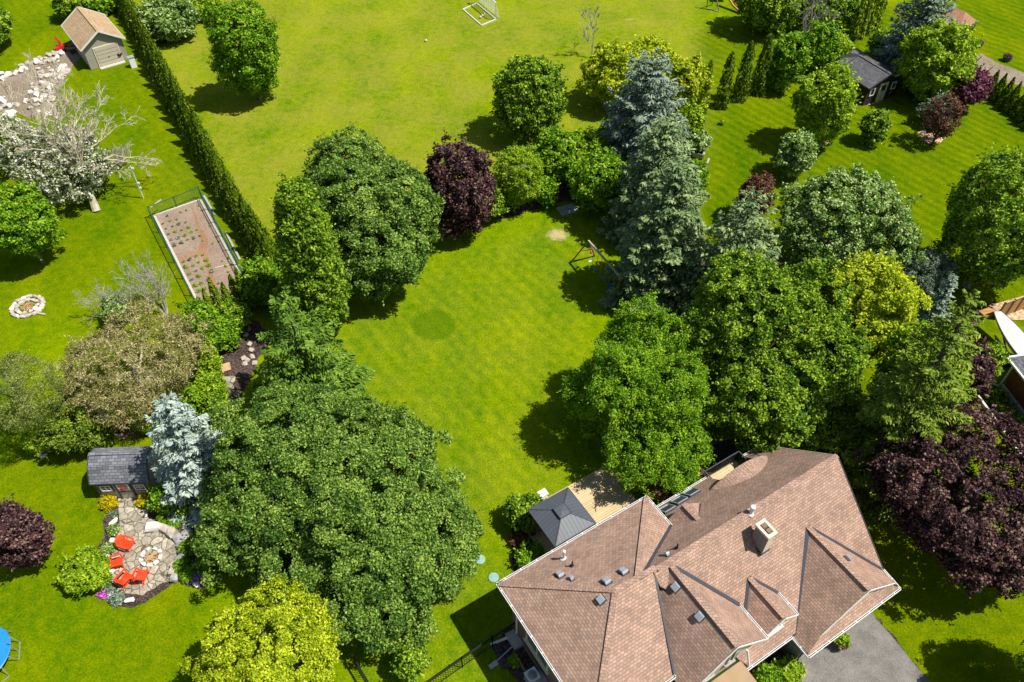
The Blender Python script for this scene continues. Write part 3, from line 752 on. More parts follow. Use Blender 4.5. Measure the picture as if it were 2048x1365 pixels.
# arched little roof at the front of the hip block
for i in range(10):
    t0, t1 = math.pi * i / 10, math.pi * (i + 1) / 10
    P = [H(2.4 - 1.2 * math.cos(t), bq, 4.5 + .8 * math.sin(t)) for t, bq in ((t0, 8.35), (t1, 8.35), (t1, 6.6), (t0, 6.6))]
    m.poly(P[::-1], 'shingle', u=HB); m.poly([p - Vector((0, 0, .06)) for p in P], 'flashing')
# ridge caps and valley flashings lie on the roof surface
def strip(p, q, wd, mat, lift=.02):
    P, Q = H(*p), H(*q); m.bar(P + Vector((0, 0, lift)), Q + Vector((0, 0, lift)), wd, .03, mat)
for p, q in [((0, 0, 4.8), (3.9, 4.1, 7)), ((0, 8.1, 4.8), (3.9, 4.1, 7)), ((9.36, 0, 4.8), (5.2, 4.1, 7)), ((3.9, 4.1, 7), (6.2, 4.2, 7)), ((6.2, 4.3, 7), (18.42, 4.3, 7)),
             ((6.95, 4.5, 6.92), (6.95, 9.05, 6.9)), ((10.58, 6.5, 5.2), (10.58, 8.9, 5.2)), ((14.95, 6.1, 5.5), (14.95, 10.12, 5.5)), ((10.45, 1.62, 5.42), (10.45, 2.85, 5.5))]:
    strip(p, q, .28, 'shingle')
for p, q, wd in [((9.4, 2.06, 4.78), (5.6, 4.1, 6.78), .20), ((6.0, 4.5, 6.75), (4.5, 8.1, 4.85), .10), ((7.1, 4.65, 6.8), (9.45, 7.15, 4.66), .20),
             ((10.62, 6.5, 5.17), (11.72, 7.6, 4.24), .16), ((10.54, 6.5, 5.17), (9.46, 7.62, 4.22), .16), ((14.9, 6.1, 5.48), (11.62, 9.3, 2.68), .26), ((15.0, 6.1, 5.48), (18.1, 9.25, 2.86), .14),
             ((10.45, 2.85, 5.47), (9.35, 1.8, 4.44), .14), ((10.45, 2.85, 5.47), (11.76, 1.78, 4.46), .14), ((9.0, 2.3, 4.9), (9.0, .1, 2.85), .1)]:
    strip(p, q, wd, 'flashing', .05)
roof = m.build('roof', hz)
# gutters and white fascia
def gutter(name, pts, parent=hz):
    g = MB()
    for p, q in zip(pts[:-1], pts[1:]):
        P, Q = H(*p), H(*q); g.bar(P, Q, .11, .10, 'white_trim'); d = (Q - P); L = d.length; k = int(L / .9)
        g.bar(P + Vector((0, 0, .053)), Q + Vector((0, 0, .053)), .05, .004, 'flashing')
        for i in range(k): c = P + d * ((i + .5) / k) + Vector((0, 0, .055)); g.box(c, .05, .12, .02, 'white_trim', ux=d)
    return g.build(name, parent)
gutter('gutter', [(-.06, 8.1, 4.74), (-.06, -.06, 4.74), (9.42, -.06, 4.74), (9.42, 2.06, 4.74)])
gutter('gutter', [(9.5, -.06, 2.74), (14.2, -.06, 2.74)]); gutter('gutter', [(16.95, -.06, 2.74), (18.46, -.06, 2.74)])
gutter('gutter', [(11.55, 9.36, 2.55), (11.55, 10.49, 2.49), (18.3, 10.49, 2.49), (18.26, 9.3, 2.72)])
gutter('gutter', [(8.2, 9.37, 2.74), (11.5, 9.37, 2.74)]); gutter('gutter', [(9.52, 7.2, 4.54), (9.52, 9.08, 4.54)])
gutter('gutter', [(11.79, 7.6, 4.17), (11.79, 8.92, 4.17)]); gutter('gutter', [(2.2, 8.17, 4.74), (4.5, 8.17, 4.74), (4.5, 7.7, 4.74)])
def fascia(p, q, m_='white_trim'):
    g = MB(); g.bar(H(*p), H(*q), .04, .11, m_); return g.build('fascia', hz)
fascia((6.95, 9.1, 6.85), (9.5, 9.1, 4.52)); fascia((6.95, 9.1, 6.85), (4.4, 9.1, 4.52)); fascia((10.58, 8.95, 5.15), (11.8, 8.95, 4.12)); fascia((10.58, 8.95, 5.15), (9.4, 8.95, 4.14))
fascia((14.95, 10.17, 5.44), (18.1, 10.17, 2.78)); fascia((14.95, 10.17, 5.44), (12.5, 10.17, 3.34)); fascia((18.5, 0, 2.74), (18.47, 4.3, 6.94), 'cream_trim'); fascia((18.47, 4.3, 6.94), (18.25, 9.3, 2.74), 'flashing')
# roof vents, pipes, skylights, chimney are part of the roof
def roofpt(px, py, kind):
    for z in np.arange(7.2, 2.5, -.02):
        p = G(px, py, z); d = p - HO; a, b = d.dot(HA), d.dot(HB)
        if kind == 'rear_hip': zz = 4.8 + PA * b
        elif kind == 'left_hip': zz = 4.8 + .564 * a
        elif kind == 'g1l' or kind == 'g1r': zz = g1z(a)
        elif kind == 'g3r': zz = 5.5 - .85 * (a - 14.95)
        elif kind == 'right_hip': zz = 4.8 + (9.36 - a) * .53
        else: zz = zr(b)
        if z <= zz: return p
    return p
def hipn(kind):
    return {'rear_hip': (HB * -PA), 'left_hip': (HA * -.564), 'g1l': HA * -.92, 'g1r': HA * .92, 'g3r': HA * .85, 'right_hip': HA * .53, 'rear': HB * -s1, 'front': HB * s2}[kind] + Vector((0, 0, 1))
for px, py, kind, s in [(1121, 1152, 'rear_hip', .36), (1214, 1166, 'rear_hip', .36), (1248, 1146, 'rear_hip', .36), (1203, 1200, 'left_hip', .36), (1144, 1160, 'rear_hip', .2),
                        (1353, 1174, 'g1l', .38), (1401, 1233, 'g1l', .38), (1693, 1118, 'g3r', .30), (1336, 1112, 'rear', .2)]:
    p = roofpt(px, py, kind); n = hipn(kind).normalized(); ux = HA - n * HA.dot(n); g = MB()
    g.box(p + n * .03, s * 1.15, s * 1.15, .04, 'flashing', ux=ux, uz=n); g.box(p + n * .11, s * .8, s * .8, .12, 'vent_grey', ux=ux, uz=n); g.box(p + n * .19, s, s, .07, 'vent_grey', ux=ux, uz=n, taper=.82)
    g.build('roof_vent', roof)
for px, py, kind, h, r in [(1127, 1118, 'rear_hip', .62, .065), (1501, 1028, 'rear', .5, .10)]:
    p = roofpt(px, py, kind); g = MB()
    g.lathe(p, [(.19, -.05), (.17, .03), (.10, .08), (r, .12), (r, h), (r * 1.35, h), (r * 1.4, h + .16), (r * 1.0, h + .19)], 'white_metal', 16); g.build('flue_pipe', roof, smooth=False)
for px, py, kind in [(1144, 1133, 'rear_hip'), (1353, 1098, 'rear')]:
    p = roofpt(px, py, kind); g = MB(); g.lathe(p, [(.13, -.04), (.11, .05), (.05, .08), (.045, .42), (.05, .44)], 'black_metal', 12); g.build('plumbing_stack', roof)
for px, py in [(1335, 1021), (1360, 1004), (1384, 988)]:
    p = roofpt(px, py, 'rear'); n = hipn('rear').normalized(); ux = HA; g = MB()
    g.box(p + n * .06, .78, .78, .14, 'flashing', ux=ux, uz=n)
    c = p + n * .14; uy = n.cross(HA)
    for sx, sy in ((1, 0), (-1, 0), (0, 1), (0, -1)):
        g.box(c + HA * sx * .36 + uy * sy * .36, .05 if sx else .77, .77 if sx else .05, .05, 'vent_grey', ux=HA, uz=n)
    q = [c + HA * i * .335 + uy * j * .335 for i, j in ((-1, -1), (1, -1), (1, 1), (-1, 1))]; t = c - n * .10
    for i in range(4): g.poly([q[i], q[(i + 1) % 4], t], 'green_glass')
    g.build('skylight', roof)
g = MB(); c = H(11.9, 5.6, 0)
g.box(c + Vector((0, 0, 6.4)), .50, .82, 1.9, 'chimney_siding', ux=HA, uy=HB); g.box(c + HB * .42 + Vector((0, 0, 6.4)), .42, .02, 1.86, 'cream_trim', ux=HA, uy=HB)
for i, (x, y, sx, sy) in enumerate([(0, -.39, .62, .16), (0, .39, .62, .16), (-.24, 0, .14, .62), (.24, 0, .14, .62)]):
    g.box(c + HA * x + HB * y + Vector((0, 0, 7.38)), sx, sy, .14, 'cream_trim', ux=HA, uy=HB)
g.box(c + Vector((0, 0, 7.33)), .36, .62, .06, 'black_metal', ux=HA, uy=HB)
for k in (-1, 1): g.box(c + HB * k * .155 + Vector((0, 0, 7.46)), .34, .25, .14, 'weathered_wood', ux=HA, uy=HB, taper=.8)
g.box(c + Vector((0, 0, 5.78)), .58, .92, .2, 'flashing', ux=HA, uy=HB)
g.build('chimney', roof)
# windows
def window(a, b, z0, z1, wd, face, frame='cream_trim', n=1, parent=None, glass='glass'):
    """face: 'L' looks to -a, 'F' looks to +b"""
    U, N = (HB, -HA) if face == 'L' else (HA, HB); c = H(a, b, (z0 + z1) / 2) + N * .03; hh = z1 - z0
    f = MB(); t = .09
    for k in (-1, 1): f.box(c + U * k * (wd / 2), t, .08, hh + t, frame, ux=U, uy=N)
    for k in (-1, 1): f.box(c + Vector((0, 0, k * hh / 2)), wd - t, .078, t, frame, ux=U, uy=N)
    for i in range(1, n): f.box(c + U * (-wd / 2 + wd * i / n), .06, .07, hh - t, frame, ux=U, uy=N)
    f.box(c + Vector((0, 0, -hh / 2 - .09)) + N * .05, wd + .3, .16, .07, frame, ux=U, uy=N)
    o = f.build('window', parent or hz)
    g2 = MB(); P = [c - U * wd / 2 - Vector((0, 0, hh / 2)), c + U * wd / 2 - Vector((0, 0, hh / 2)), c + U * wd / 2 + Vector((0, 0, hh / 2)), c - U * wd / 2 + Vector((0, 0, hh / 2))]
    P = [p - N * .012 for p in P]; g2.poly(P, glass); g2.build('pane', o)
window(.5, 2.9, 1.5, 3.3, 1.9, 'L', n=2); window(.5, 6.2, 1.5, 3.0, 1.2, 'L')
window(10.0, 8.95, .9, 2.3, 2.4, 'F', 'white_trim', 3, glass='green_glass'); window(6.3, 8.72, 3.6, 5.1, .34, 'F', 'grey_wood'); window(7.6, 8.72, 3.6, 5.1, .34, 'F', 'grey_wood')
window(10.6, 8.72, 3.6, 4.5, .7, 'F', 'white_trim'); window(2.4, 7.7, 2.6, 4.3, 1.6, 'F', 'white_trim', 2)
for ac in (13.3, 16.4):
    d_ = MB(); d_.box(H(ac, 9.97, 1.1), 2.5, .06, 2.2, 'slate_trim', ux=HA, uy=HB)
    for k in range(4): d_.box(H(ac, 10.01, .3 + k * .55), 2.4, .03, .46, 'taupe_siding', ux=HA, uy=HB)
    d_.build('garage_door', hz)
# porch roof over the front entrance
pm = MB(); pm.poly([H(4.9, 8.95, 3.25), H(4.9, 11.6, 3.0), H(8.25, 11.6, 3.0), H(8.25, 8.95, 3.25)], 'tan_roof')
pm.box(H(6.57, 10.27, 2.9), 3.3, 2.6, .22, 'white_trim', ux=HA, uy=HB); pm.poly([H(5.2, 9.5, 3.24), H(5.2, 10.1, 3.18), H(6.3, 10.1, 3.18), H(6.3, 9.5, 3.24)], 'new_wood')
pr = pm.build('porch_roof', hz)
for aa in (5.1, 8.1):
    q = MB(); q.box(H(aa, 11.4, 1.4), .25, .25, 2.8, 'white_trim', ux=HA, uy=HB); q.build('porch_column', hz)
q = MB(); q.bar(H(8.5, 9.0, 2.7), H(8.5, 9.0, .3), .09, .09, 'white_trim', up=(1, 0, 0)); q.bar(H(8.35, 8.95, 4.4), H(8.55, 9.3, 2.9), .09, .09, 'white_trim'); q.build('downpipe', hz)
q = MB(); q.bar(H(.45, 1.0, 4.6), H(.45, 1.0, .25), .09, .09, 'white_trim', up=(1, 0, 0)); q.bar(H(.45, 1.0, .2), H(-1.0, .7, .08), .12, .09, 'white_trim'); q.build('downpipe', hz)
q = MB(); q.box(H(.2, 4.4, .14), .55, 7.4, .3, 'concrete', ux=HA, uy=HB); q.build('foundation_ledge', hz)
# balcony in the rear roof
bal = MB(); bal.poly([H(14.2, -.4, 2.0), H(14.2, 1.2, 2.0), H(16.95, 1.2, 2.0), H(16.95, -.4, 2.0)][::-1], 'deck_board', u=HA); bal.box(H(15.57, .4, 1.85), 2.75, 1.6, .28, 'deck_side', ux=HA, uy=HB)
for aa in (14.3, 16.8): bal.box(H(aa, -.3, .85), .14, .14, 1.7, 'deck_side', ux=HA, uy=HB)
bo = bal.build('balcony_floor', hz)
rl = MB()
def railing(mb, P, Q, h, mat='slate_trim', step=.14, base=.08, bw=.03):
    P, Q = Vector(P), Vector(Q); d = Q - P; k = max(2, int(d.length / step))
    mb.bar(P + Vector((0, 0, h)), Q + Vector((0, 0, h)), .06, .05, mat); mb.bar(P + Vector((0, 0, base)), Q + Vector((0, 0, base)), .04, .04, mat)
    for i in range(k + 1):
        c = P + d * i / k; mb.bar(c + Vector((0, 0, base)), c + Vector((0, 0, h)), bw, bw, mat, up=(1, 0, 0))
railing(rl, H(14.25, -.35, 2), H(16.9, -.35, 2), .95); railing(rl, H(14.25, .95, 2), H(14.25, -.35, 2), .95); railing(rl, H(16.9, -.35, 2), H(16.9, .95, 2), .95); rl.build('balcony_railing', hz)

# deck beside the hip block
dk = thing('deck', 'pale timber deck along the back of the brick house', 'deck', H(7.8, -2.6, 0))
m = MB(); m.poly([H(4.15, -4.6, .42), H(4.15, .4, .42), H(10.9, .4, .42), H(10.9, -4.6, .42)][::-1], 'deck_board', u=HA); m.build('deck_boards', dk)
for a_ in (4.13, 10.92): m = MB(); m.box(H(a_, -2.2, .2), .05, 4.9, .42, 'deck_side', ux=HA, uy=HB); m.build('skirt_board', dk)
m = MB(); m.poly([H(4.15, -5.1, .22), H(4.15, -4.62, .22), H(11.2, -4.62, .22), H(11.2, -5.1, .22)][::-1], 'deck_board', u=HA); m.box(H(7.7, -5.12, .11), 7.1, .04, .2, 'deck_side', ux=HA, uy=HB); m.box(H(7.5, -4.61, .3), 6.7, .03, .2, 'deck_side', ux=HA, uy=HB)
m.build('step', dk)
# gazebo
gz = thing('gazebo', 'square gazebo with slate blue metal roof on the timber deck', 'gazebo', H(5.55, -2.3, .42))
m = MB(); A0, A1, B0, B1 = 4.15, 6.85, -3.65, -.95; zc, za = 3.0, 3.65; ac, bc = 5.5, -2.3
def gf(p, q, r, s): m.poly([p, q, r, s], 'metal_roof'); m.poly([x - Vector((0, 0, .05)) for x in (s, r, q, p)], 'metal_roof')
t = .22
c4 = [(A0, B0), (A1, B0), (A1, B1), (A0, B1)]
for i in range(4):
    (a0, b0), (a1, b1) = c4[i], c4[(i + 1) % 4]
    i0 = (ac + (a0 - ac) * t, bc + (b0 - bc) * t); i1 = (ac + (a1 - ac) * t, bc + (b1 - bc) * t)
    zi = zc + (za - zc) * (1 - t); P = [H(a1, b1, zc), H(a0, b0, zc), H(i0[0], i0[1], zi), H(i1[0], i1[1], zi)]
    if (P[1] - P[0]).cross(P[2] - P[0]).z < 0: P = P[::-1]
    gf(*P); m.bar(H(a0, b0, zc), H(i0[0], i0[1], zi), .05, .05, 'slate_trim'); m.bar(H(a0, b0, zc - .03), H(a1, b1, zc - .03), .06, .08, 'slate_trim')
    t2 = .27; j0 = (ac + (a0 - ac) * t2, bc + (b0 - bc) * t2); j1 = (ac + (a1 - ac) * t2, bc + (b1 - bc) * t2)
    P = [H(j1[0], j1[1], zi + .10), H(j0[0], j0[1], zi + .10), H(ac, bc, zi + .16)]
    if (P[1] - P[0]).cross(P[2] - P[0]).z < 0: P = P[::-1]
    m.poly(P, 'metal_roof'); m.poly([x - Vector((0, 0, .04)) for x in P[::-1]], 'metal_roof'); m.bar(P[0], P[1], .03, .05, 'slate_trim')
m.build('canopy_roof', gz)
for a_ in (A0 + .22, A1 - .22):
    for b_ in (B0 + .22, B1 - .22):
        q = MB(); q.bar(H(a_, b_, .42), H(a_, b_, 3.0), .11, .11, 'weathered_wood', up=(1, 0, 0)); q.box(H(a_, b_, .47), .24, .24, .1, 'slate_trim', ux=HA, uy=HB); q.build('post', gz)
# things on the deck
def wicker(name, label, p, rz, group=None):
    t = thing(name, label, 'chair', p, group); c = Vector(p); ca, sa = math.cos(rz), math.sin(rz); F = Vector((ca, sa, 0)); S = Vector((-sa, ca, 0))
    q = MB(); q.box(c + Vector((0, 0, .38)), .55, .52, .08, 'brown_wicker', ux=F, uy=S); q.build('seat', t)
    q = MB()
    for i in range(7):
        an = (i - 3) * .28; q.bar(c - F * (.26 * math.cos(an)) + S * .3 * math.sin(an) + Vector((0, 0, .4)), c - F * (.42 * math.cos(an)) + S * .36 * math.sin(an) + Vector((0, 0, .95 - .05 * abs(i - 3))), .10, .03, 'brown_wicker', up=F)
    q.build('backrest', t)
    for i in (-1, 1):
        for j in (-1, 1):
            q = MB(); q.bar(c + F * i * .22 + S * j * .22, c + F * i * .22 + S * j * .22 + Vector((0, 0, .36)), .04, .04, 'brown_wicker', up=F); q.build('leg', t)
        q = MB(); q.bar(c - F * .26 + S * i * .29 + Vector((0, 0, .6)), c + F * .26 + S * i * .29 + Vector((0, 0, .58)), .05, .04, 'brown_wicker'); q.build('armrest', t)
wicker('patio_chair', 'brown rounded patio chair on the deck nearest the house corner', G(1319, 1000, .42), 2.7)
wicker('patio_chair', 'dark patio chair half hidden under the gazebo roof', G(1088, 1062, .42), 1.2)
tb = thing('patio_table', 'small round brown patio table beside the rounded chair', 'table', G(1303, 990, .42)); q = MB(); q.lathe(G(1303, 990, .42), [(.42, .44), (.44, .46), (.44, .49), (.4, .5)], 'brown_wicker'); q.build('tabletop', tb)
q = MB(); q.lathe(G(1303, 990, .42), [(.2, 0), (.18, .04), (.05, .08), (.05, .44)], 'brown_wicker'); q.build('pedestal', tb)
q = MB(); c = G(1085, 1000, .42); q.box(c + Vector((0, 0, .35)), .5, .4, .7, 'white_plastic', ux=HA, uy=HB, taper=.85); q.box(c + Vector((0, 0, .74)), .54, .44, .08, 'white_plastic', ux=HA, uy=HB)
tag(q.build('storage_box', None, c), 'white storage box at the corner of the deck beside the bush', 'storage box')
# driveway, pot and side yard
sheet('driveway', [(15.6, 9.97), (17.55, 9.97), (17.5, 11), (17.3, 13.5), (17.1, 18), (16.9, 26), (8.0, 26), (8.8, 15.5), (10.6, 12.9), (11.9, 11.2), (11.97, 9.97)] and
      [tuple(H(a, b, 0))[:2] for a, b in [(11.97, 9.97), (17.55, 9.97), (17.5, 11), (17.25, 13.5), (17.1, 18), (16.9, 26), (8.0, 26), (8.6, 15.5), (10.2, 12.9), (11.5, 11.0)]], .012, 'asphalt', world=True, jit=.03)
sheet('garden_bed', [tuple(H(a, b, 0))[:2] for a, b in [(8.3, 8.9), (11.97, 8.9), (11.9, 10.6), (10.6, 12.4), (9.0, 13.8), (8.3, 13.5)]], .008, 'mulch', world=True)
sheet('garden_bed', [(1742, 1228), (1760, 1240), (1790, 1275), (1815, 1310), (1862, 1368), (1850, 1368), (1780, 1280), (1750, 1240)], .008, 'mulch', jit=.05)
pot = thing('flower_pot', 'dark flower pot with red and green planting by the garage door', 'flower pot', G(1676, 1290)); p = G(1676, 1290)
q = MB(); q.lathe(p, [(.16, 0), (.24, .05), (.30, .42), (.33, .44), (.30, .46)], 'wicker' if False else 'slate_trim', 16); q.build('pot', pot)
rng = rng_(); P, N, T, t_ = crown_pts(rng, (p.x, p.y, .62), .36, .30, .06, 1.0, clump=.12); quads('foliage', P, N, T, .06, .6, t_, 'lime_leaf', pot, tuple(p))
P, N, T, t_ = crown_pts(rng, (p.x, p.y, .48), .40, .15, .045, .25, clump=.10); quads('blossoms', P, N, T, .05, .8, t_, 'wine_leaf', pot, tuple(p))
broad('shrub', 'bright lime shrub in the bed between porch and driveway', 'shrub', (1545, 1312, 1606, 1372), .1, 'lime_leaf', shrub=True, vmin=.5, vmax=.8, clump=.35)
broad('shrub', 'low green shrub below the front window beside the porch', 'shrub', (1508, 1330, 1562, 1385), .1, 'fresh_leaf', shrub=True, vmin=.5, vmax=.8, clump=.3)
sheet('side_yard_bed', [(985, 1293), (1022, 1250), (1045, 1262), (1090, 1320), (1130, 1380), (1150, 1440), (1010, 1440), (1025, 1372), (1008, 1345)], .01, 'mulch', jit=.05)
sheet('lawn_patch', [(1000, 1336), (1016, 1342), (1032, 1358), (1036, 1400), (985, 1400), (985, 1345)], .014, 'grass', jit=.03)
# iron fence
def ironfence(name, label, pts, h, mat='black_metal', step=.14, group=None, posts=None):
    f = thing(name, label, 'fence', pts[0], group)
    for a, b in zip(pts[:-1], pts[1:]):
        d = b - a; k = max(1, round(d.length / 2.0))
        for i in range(k):
            q = MB(); P = a + d * i / k; Q = a + d * (i + 1) / k; railing(q, P, Q, h - .08, mat, step, .12, .022); q.bar(P + Vector((0, 0, h - .22)), Q + Vector((0, 0, h - .22)), .03, .03, mat); q.build('panel', f)
        for i in range(k + 1):
            q = MB(); P = a + d * i / k; q.bar(P, P + Vector((0, 0, h + .05)), .06, .06, mat, up=(1, 0, 0)); q.build('post', f)
    return f
ironfence('iron_fence', 'black iron fence running from the house wall across the side lawn', [G(1033, 1262), G(985, 1293), G(925, 1335), G(850, 1388)], 1.25)
ironfence('iron_fence', 'short black iron fence below the yellow green maple', [G(712, 1330), G(745, 1385)], 1.25)
ac_ = thing('air_conditioner', 'white air conditioner unit beside the house wall', 'air conditioner', G(1064, 1362)); p = G(1064, 1362)
q = MB(); q.box(p + Vector((0, 0, .4)), .62, .62, .76, 'vent_grey', ux=HA, uy=HB, taper=.96); q.box(p + Vector((0, 0, .80)), .64, .64, .05, 'white_plastic', ux=HA, uy=HB); q.build('cabinet', ac_)
q = MB(); q.lathe(p + Vector((0, 0, .826)), [(.25, 0), (.25, .012), (.09, .03), (.02, .03)], 'galvanised', 20)
for k in range(10): q.bar(p + Vector((.06 * math.cos(k * .628), .06 * math.sin(k * .628), .865)), p + Vector((.25 * math.cos(k * .628), .25 * math.sin(k * .628), .85)), .012, .012, 'black_metal')
q.build('fan_grille', ac_)
pl_ = thing('planter_box', 'brown timber planter box against the house wall', 'planter', G(1052, 1327)); p = G(1052, 1327)
q = MB()
for s_ in (-1, 1): q.box(p + HA * s_ * .3 + Vector((0, 0, .2)), .05, 1.5, .4, 'weathered_wood', ux=HA, uy=HB); q.box(p + HB * s_ * .75 + Vector((0, 0, .2)), .6, .05, .4, 'weathered_wood', ux=HA, uy=HB)
q.build('frame', pl_); q = MB(); q.box(p + Vector((0, 0, .16)), .54, 1.44, .3, 'mulch', ux=HA, uy=HB); q.build('soil', pl_)
tuft('plant', 'small light green potted plant in the shady side yard', 1030, 1324, .24, .35, 'lime_leaf', round_=True, leaf=.06)
cl = thing('downspout_extension', 'pale drainage pipe with splash block on the side lawn', 'drain pipe', G(987, 1330)); q = MB(); q.bar(G(992, 1324, .05), G(1034, 1285, .25), .05, .05, 'galvanised'); q.build('pipe', cl); q = MB(); q.box(G(987, 1330, .05), .5, .25, .10, 'vent_grey', ux=(.7, .5, 0)); q.build('splash_block', cl)
for i, (x, y, lb) in enumerate([(960, 1120, 'upper round pale green septic lid on the lawn'), (987, 1156, 'lower round pale green septic lid nearest the house')]):
    q = MB(); q.lathe(G(x, y), [(.30, 0), (.30, .06), (.27, .085), (.05, .095), (.01, .10)], 'lid_green', 32)
    for k in range(8): q.box(G(x, y) + Vector((.2 * math.cos(k * .785), .2 * math.sin(k * .785), .093)), .12, .02, .012, 'lid_green', ux=(math.cos(k * .785), math.sin(k * .785), 0))
    tag(q.build('septic_lid', None, G(x, y)), lb, 'septic lid', 'septic lids on the lawn')
sheet('garden_bed', [(1022, 1055), (1052, 1062), (1092, 1108), (1050, 1150), (1020, 1150), (1026, 1110)], .008, 'mulch')
broad('shrub', 'dark green shrub at the outer corner of the deck by the gazebo', 'shrub', (1012, 985, 1088, 1062), .1, 'deep_leaf', shrub=True, vmin=.6, vmax=1.2)
broad('shrub', 'bright green round shrub against the house eave', 'shrub', (1032, 1088, 1088, 1142), .1, 'fresh_leaf', shrub=True, vmin=.6, vmax=1.0)
tuft('barberry', 'reddish barberry between the gazebo and the bright round shrub', 1042, 1090, .5, .7, 'barberry_leaf', 'shrub', round_=True, leaf=.08)
cedar('cedar', 'small bright conical cedar at the house end of the deck, left one', (1325, 985), 955, 9, 'fresh_leaf', 'small cedars behind the deck')
cedar('cedar', 'small bright conical cedar at the house end of the deck, right one', (1350, 988), 955, 9, 'fresh_leaf', 'small cedars behind the deck')
broad('shrub', 'small round green shrub below the balcony railing', 'shrub', (1375, 940, 1402, 965), .1, 'deep_leaf', shrub=True)
sheet('shaded_bed', [(1290, 980), (1330, 1005), (1400, 960), (1530, 888), (1640, 900), (1640, 860), (1560, 850), (1420, 890), (1340, 940)], .007, 'mulch', jit=.15)

# ------------------------------------------------------------------ play things on the back lawn
sw = thing('swing_set', 'wooden swing set with three blue seats on the shaded lawn', 'swing set', G(1190, 550))
E0, E1 = G(1177, 482, 2.45), G(1242, 556, 2.45)
q = MB(); q.bar(E0, E1, .12, .14, 'grey_wood'); q.build('top_beam', sw)
for e_, f_ in ((E0, G(1148, 518)), (E0, G(1190, 512)), (E1, G(1228, 601)), (E1, G(1254, 578))):
    q = MB(); q.bar(e_, f_, .10, .10, 'weathered_wood'); q.build('leg', sw)
q = MB(); q.bar(E0.lerp(G(1148, 518), .55), E0.lerp(G(1190, 512), .55), .08, .06, 'weathered_wood'); q.bar(E1.lerp(G(1228, 601), .55), E1.lerp(G(1254, 578), .55), .08, .06, 'weathered_wood'); q.build('brace', sw)
for f_ in (.25, .5, .75):
    for s_ in (-.07, .07):
        P = E0.lerp(E1, f_ + s_); q = MB(); q.tube([P, P - Vector((0, 0, 1.9))], .016, 'yellow_plastic', 5); q.build('rope', sw)
    P = E0.lerp(E1, f_) - Vector((0, 0, 1.93)); d = (E1 - E0).normalized(); q = MB(); n_ = d.cross(Vector((0, 0, 1)))
    for k in range(-3, 3): q.bar(P + d * k * .075 + Vector((0, 0, .01 * k * k)), P + d * (k + 1) * .075 + Vector((0, 0, .01 * (k + 1) ** 2)), .2, .03, 'blue_plastic')
    q.build('swing_seat', sw)
q = MB(); P = E0.lerp(E1, .11); q.tube([P, P - Vector((0, 0, 1.7))], .014, 'white_plastic', 5); q.lathe(P - Vector((0, 0, .85)), [(.02, 0), (.11, .03), (.11, .1), (.02, .14)], 'red_paint', 12); q.lathe(P - Vector((0, 0, 1.75)), [(.02, 0), (.13, .02), (.13, .06), (.02, .09)], 'white_plastic', 12)
q.build('climbing_rope', sw)
gl = thing('soccer_goal', 'white framed soccer goal with net on the far field', 'soccer goal', G(975, 25)); Hg = 2.0
M0, M1, K0, K1 = G(992, 40), G(953, 8), G(963, 52), G(926, 20)
q = MB()
for a_, b_ in ((M0, K0), (K0, K1), (K1, M1), (M0, M1)): q.bar(a_ + Vector((0, 0, .06)), b_ + Vector((0, 0, .06)), .11, .10, 'white_metal')
q.build('ground_frame', gl)
for a_ in (M0, M1): q = MB(); q.bar(a_, a_ + Vector((0, 0, Hg)), .11, .11, 'white_metal', up=(1, 0, 0)); q.build('post', gl)
q = MB(); q.bar(M0 + Vector((0, 0, Hg)), M1 + Vector((0, 0, Hg)), .11, .11, 'white_metal'); q.build('crossbar', gl)
q = MB(); dn = (M0 - K0).normalized() * .5
for i in range(23):
    f_ = i / 22; a_ = M0.lerp(M1, f_); q.tube([a_ + dn + Vector((0, 0, .03)), a_ + dn * .6 + Vector((0, 0, 1.0)), a_ + Vector((0, 0, Hg))], .012, 'white_plastic', 3, cap=False)
for i in range(14):
    f_ = i / 13; o_ = dn * (1 - f_) + Vector((0, 0, .05 + (Hg - .05) * f_)); q.tube([M0 + o_, M0.lerp(M1, .5) + o_ * 1.0 - Vector((0, 0, .04)), M1 + o_], .012, 'white_plastic', 3, cap=False)
q.build('net', gl)
def ball(p, r=.14):
    bm = bmesh.new(); bmesh.ops.create_icosphere(bm, subdivisions=3, radius=r); me = D.meshes.new('ball')
    me.materials.append(MATS['white_plastic']); me.materials.append(MATS['black_rubber'])
    ico = bmesh.new(); bmesh.ops.create_icosphere(ico, subdivisions=1, radius=1); cs = [v.co.normalized() for v in ico.verts]; ico.free()
    for f in bm.faces:
        c_ = f.calc_center_median().normalized(); f.smooth = True
        if max(c_.dot(k) for k in cs) > .955: f.material_index = 1
    bm.to_mesh(me); bm.free(); o = D.objects.new('ball', me); C.objects.link(o); o.location = p + Vector((0, 0, r)); return o
for x, y, lb in [(961, 37, 'leftmost white ball lying inside the soccer goal frame'), (965, 34, 'middle white ball lying inside the soccer goal frame'), (968, 31, 'rightmost white ball of the three in the goal frame'), (852, 84, 'lone white ball on the open field')]:
    tag(ball(G(x, y)), lb, 'ball', 'white balls near the goal')
tr = thing('trampoline', 'round trampoline with blue padded rim at the left edge', 'trampoline', G(-25, 1330)); tc_ = G(-32, 1325)
q = MB(); q.lathe(tc_, [(1.28, .78), (1.62, .76), (1.64, .82), (1.60, .85), (1.30, .84)], 'blue_vinyl', 48); q.build('padded_rim', tr)
q = MB(); q.lathe(tc_, [(1.26, .785), (1.27, .80), (.01, .79)], 'black_rubber', 48); q.build('jumping_mat', tr)
